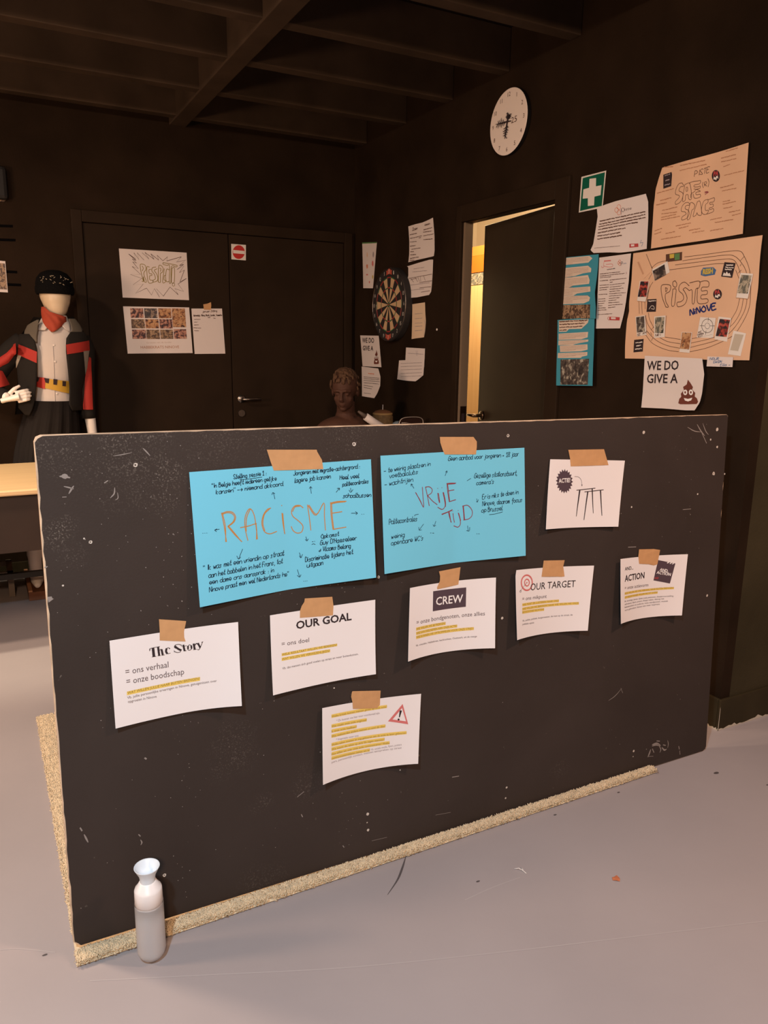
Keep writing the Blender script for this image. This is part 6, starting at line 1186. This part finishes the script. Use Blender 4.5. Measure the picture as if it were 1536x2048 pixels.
# ------------------------------------------------------------------ bust and clutter on the hidden sideboard
M_sb = mat('dark_sideboard', (.03, .02, .015), .5); SB = .80
sb = root('sideboard', (2.0, 4.2, 0), 'low dark sideboard behind the board, carrying the clay bust', 'sideboard'); G().box(1.68, 2.37, 3.88, 4.55, 0, SB).obj('sideboard_body', M_sb, sb, bevel=.005)
BY = 4.12; bh = at(690, 783, 1, BY)
bs = root('bust', (bh[0], BY, SB), 'terracotta bust of a curly-haired young man looking down', 'bust'); M_clay = mat('terracotta_clay', (.065, .024, .012), .75, var=.15, scale=18, bump=.2, bscale=40)
rot = Matrix.Rotation(math.radians(-38), 3, 'Z') @ Matrix.Rotation(math.radians(14), 3, 'X'); RM = np.array(rot)
def hl_(p): return bh + RM @ np.array(p, float)
g = G(); g.ball(hl_((0, .012, .035)), (.076, .094, .088), 18, rot=RM); g.ball(hl_((0, -.030, -.035)), (.055, .058, .068), 16, rot=RM); g.ball(hl_((0, -.066, -.083)), (.022, .018, .016), 10, rot=RM)
g.tube([hl_((0, -.084, .022)), hl_((0, -.097, -.004)), hl_((0, -.108, -.024))], [.009, .010, .013], 10); g.ball(hl_((0, -.100, -.027)), (.016, .010, .009), 8, rot=RM)
g.tube([hl_((-.052, -.062, .020)), hl_((-.026, -.085, .030)), hl_((0, -.086, .026)), hl_((.026, -.085, .030)), hl_((.052, -.062, .020))], [.007, .009, .008, .009, .007], 8)
for sx in (-1, 1):
    g.ball(hl_((sx * .028, -.070, .006)), (.014, .010, .008), 8, rot=RM); g.ball(hl_((sx * .036, -.052, -.028)), (.020, .020, .020), 8, rot=RM); g.ball(hl_((sx * .074, .012, -.004)), (.010, .020, .030), 8, rot=RM)
g.ball(hl_((0, -.082, -.050)), (.020, .010, .006), 8, rot=RM); g.ball(hl_((0, -.080, -.061)), (.017, .010, .007), 8, rot=RM)
nk = bh + (.012, .015, -.06); g.tube([nk, nk + (.010, .02, -.06), nk + (.012, .02, -.11)], [.052, .055, .075], 16)
sh = bh + (.03, .03, -.205); g.ball(sh + (0, 0, -.02), (.20, .095, .085), 18); g.ball(sh + (0, -.01, -.055), (.17, .10, .075), 16); g.tube([sh + (-.16, 0, -.01), sh + (-.06, -.03, .045), sh + (0, -.04, .03)], .012, 8)
g.box(sh[0] - .08, sh[0] + .08, BY - .02, BY + .09, SB + .001, sh[2] - .09)
g.obj('figure', M_clay, bs, smooth=True, remesh=.0045, smoothit=3)
g = G(); r = random.Random(9)
for i in range(170):
    t = r.uniform(-math.pi, math.pi); ph = r.uniform(.0, 1.75 if abs(t) > .9 else 1.12); x, y, z = .082 * math.sin(ph) * math.sin(t), .012 - .100 * math.sin(ph) * math.cos(t), .038 + .094 * math.cos(ph)
    dx, dz = r.uniform(-.008, .008), -r.uniform(.012, .026); g.tube([hl_((x, y, z + .008)), hl_((x * 1.05, y * 1.03, z + dz * .4)), hl_((x * 1.03 + dx, y * 1.0, z + dz))], [.006, .0075, .003], 6)
g.obj('hair', mat('terracotta_hair', (.075, .034, .014), .8, var=.2, scale=30), bs, smooth=True, remesh=.004, smoothit=1)
# rolled white tube
a_ = at(731, 833, 1, 4.02); b_ = at(772, 862, 1, 4.00); dv = (b_ - a_) / np.linalg.norm(b_ - a_)
end = a_ + dv * ((SB + .004 - a_[2]) / dv[2]) if dv[2] < -.1 else b_
tu = root('rolled_paper', tuple(end), 'white rolled paper tube leaning beside the bust', 'tube'); G().tube([a_, a_ + dv * .06, end + np.array([0, 0, .022])], [.022, .023, .023], 20).obj('tube', mat('white_tube', (.62, .54, .50), .6), tu, smooth=True)
c0 = a_ - dv * .055; G().tube([c0, a_ + dv * .01], [.006, .017], 12).obj('handle_end', mat('grey_brown_grip', (.10, .07, .055), .6), tu, smooth=True)
# woven lidded pot
pc = at(765, 850, 1, 4.30); pc = np.array([pc[0], 4.30, SB]); pt_ = root('lidded_pot', tuple(pc), 'round brown woven pot with banded lid behind the paper tube', 'pot')
hz = at(765, 822, 1, 4.30)[2] - SB; M_pot = mat('brown_woven', (.17, .10, .04), .8, var=.35, scale=45)
G().lathe(tuple(pc), [(.0001, 0), (.055, 0), (.068, hz * .4), (.066, hz - .035), (.060, hz - .022)], 36).obj('pot_body', M_pot, pt_, smooth=True)
G().lathe(tuple(pc + (0, 0, hz - .022)), [(.062, 0), (.064, .004), (.062, .010), (.058, .012)], 36).obj('lid_band', mat('straw_band', (.40, .24, .09), .7), pt_, smooth=True)
G().lathe(tuple(pc + (0, 0, hz - .010)), [(.058, 0), (.048, .010), (.020, .018), (.0001, .019)], 36).obj('lid', mat('brown_lid', (.20, .085, .035), .7), pt_, smooth=True)
G().tube([pc + (0, 0, hz + .008), pc + (.001, 0, hz + .040)], [.0025, .0022], 6).obj('lid_pin', M_signw, pt_)
# glasses
gc = at(824, 848, 1, 3.92); gp = root('wire_frame', (gc[0], 3.92, SB + .05), 'pale rounded wire frame just above the board, left of the open door', 'frame')
gq = K(690, 800, 8.533); P = [at(*gq([p])[0], 1, 3.92) for p in [(920, 470), (918, 420), (950, 340), (1010, 305), (1120, 292), (1230, 292), (1300, 310), (1330, 350), (1332, 420), (1325, 470)]]
g = G(); g.tube(crom(P, 4), .0028, 8); g.obj('metal_rim', mat('pale_rim', (.55, .46, .40), .35, metal=.6), gp, smooth=True)
P2 = [P[0] + (0, .012, 0)] + [p + (0, .012, 0) for p in crom(P, 2)] ; Fc = [tuple(range(len(P2)))]; mk('dark_lens', P2, Fc, mat('dark_glass', (.03, .015, .012), .12), gp)
g = G(); q0, q1, q2 = [at(*gq([p])[0], 1, 3.915) for p in [(965, 390), (1050, 388), (1120, 405)]]; g.tube([q0, q1, q2], .0022, 6); g.obj('bridge', MATS['pale_rim'], gp, smooth=True)
G().box(P[0][0] + .02, P[-1][0], 3.91, 3.935, SB, P[0][2] + .005).obj('stand', M_sb, gp)
q = at(797, 850, 1, 4.10); sk = root('blue_cup', (q[0], 4.10, SB), 'rounded greyish blue cup half hidden behind the metal rim', 'cup'); hq = at(797, 842, 1, 4.10)[2] - SB
G().lathe((q[0], 4.10, SB), [(.0001, 0), (.036, 0), (.042, hq * .6), (.036, hq - .012), (.018, hq - .002), (.0001, hq)], 28).obj('cup_body', mat('blue_grey_glaze', (.20, .24, .27), .5), sk, smooth=True)
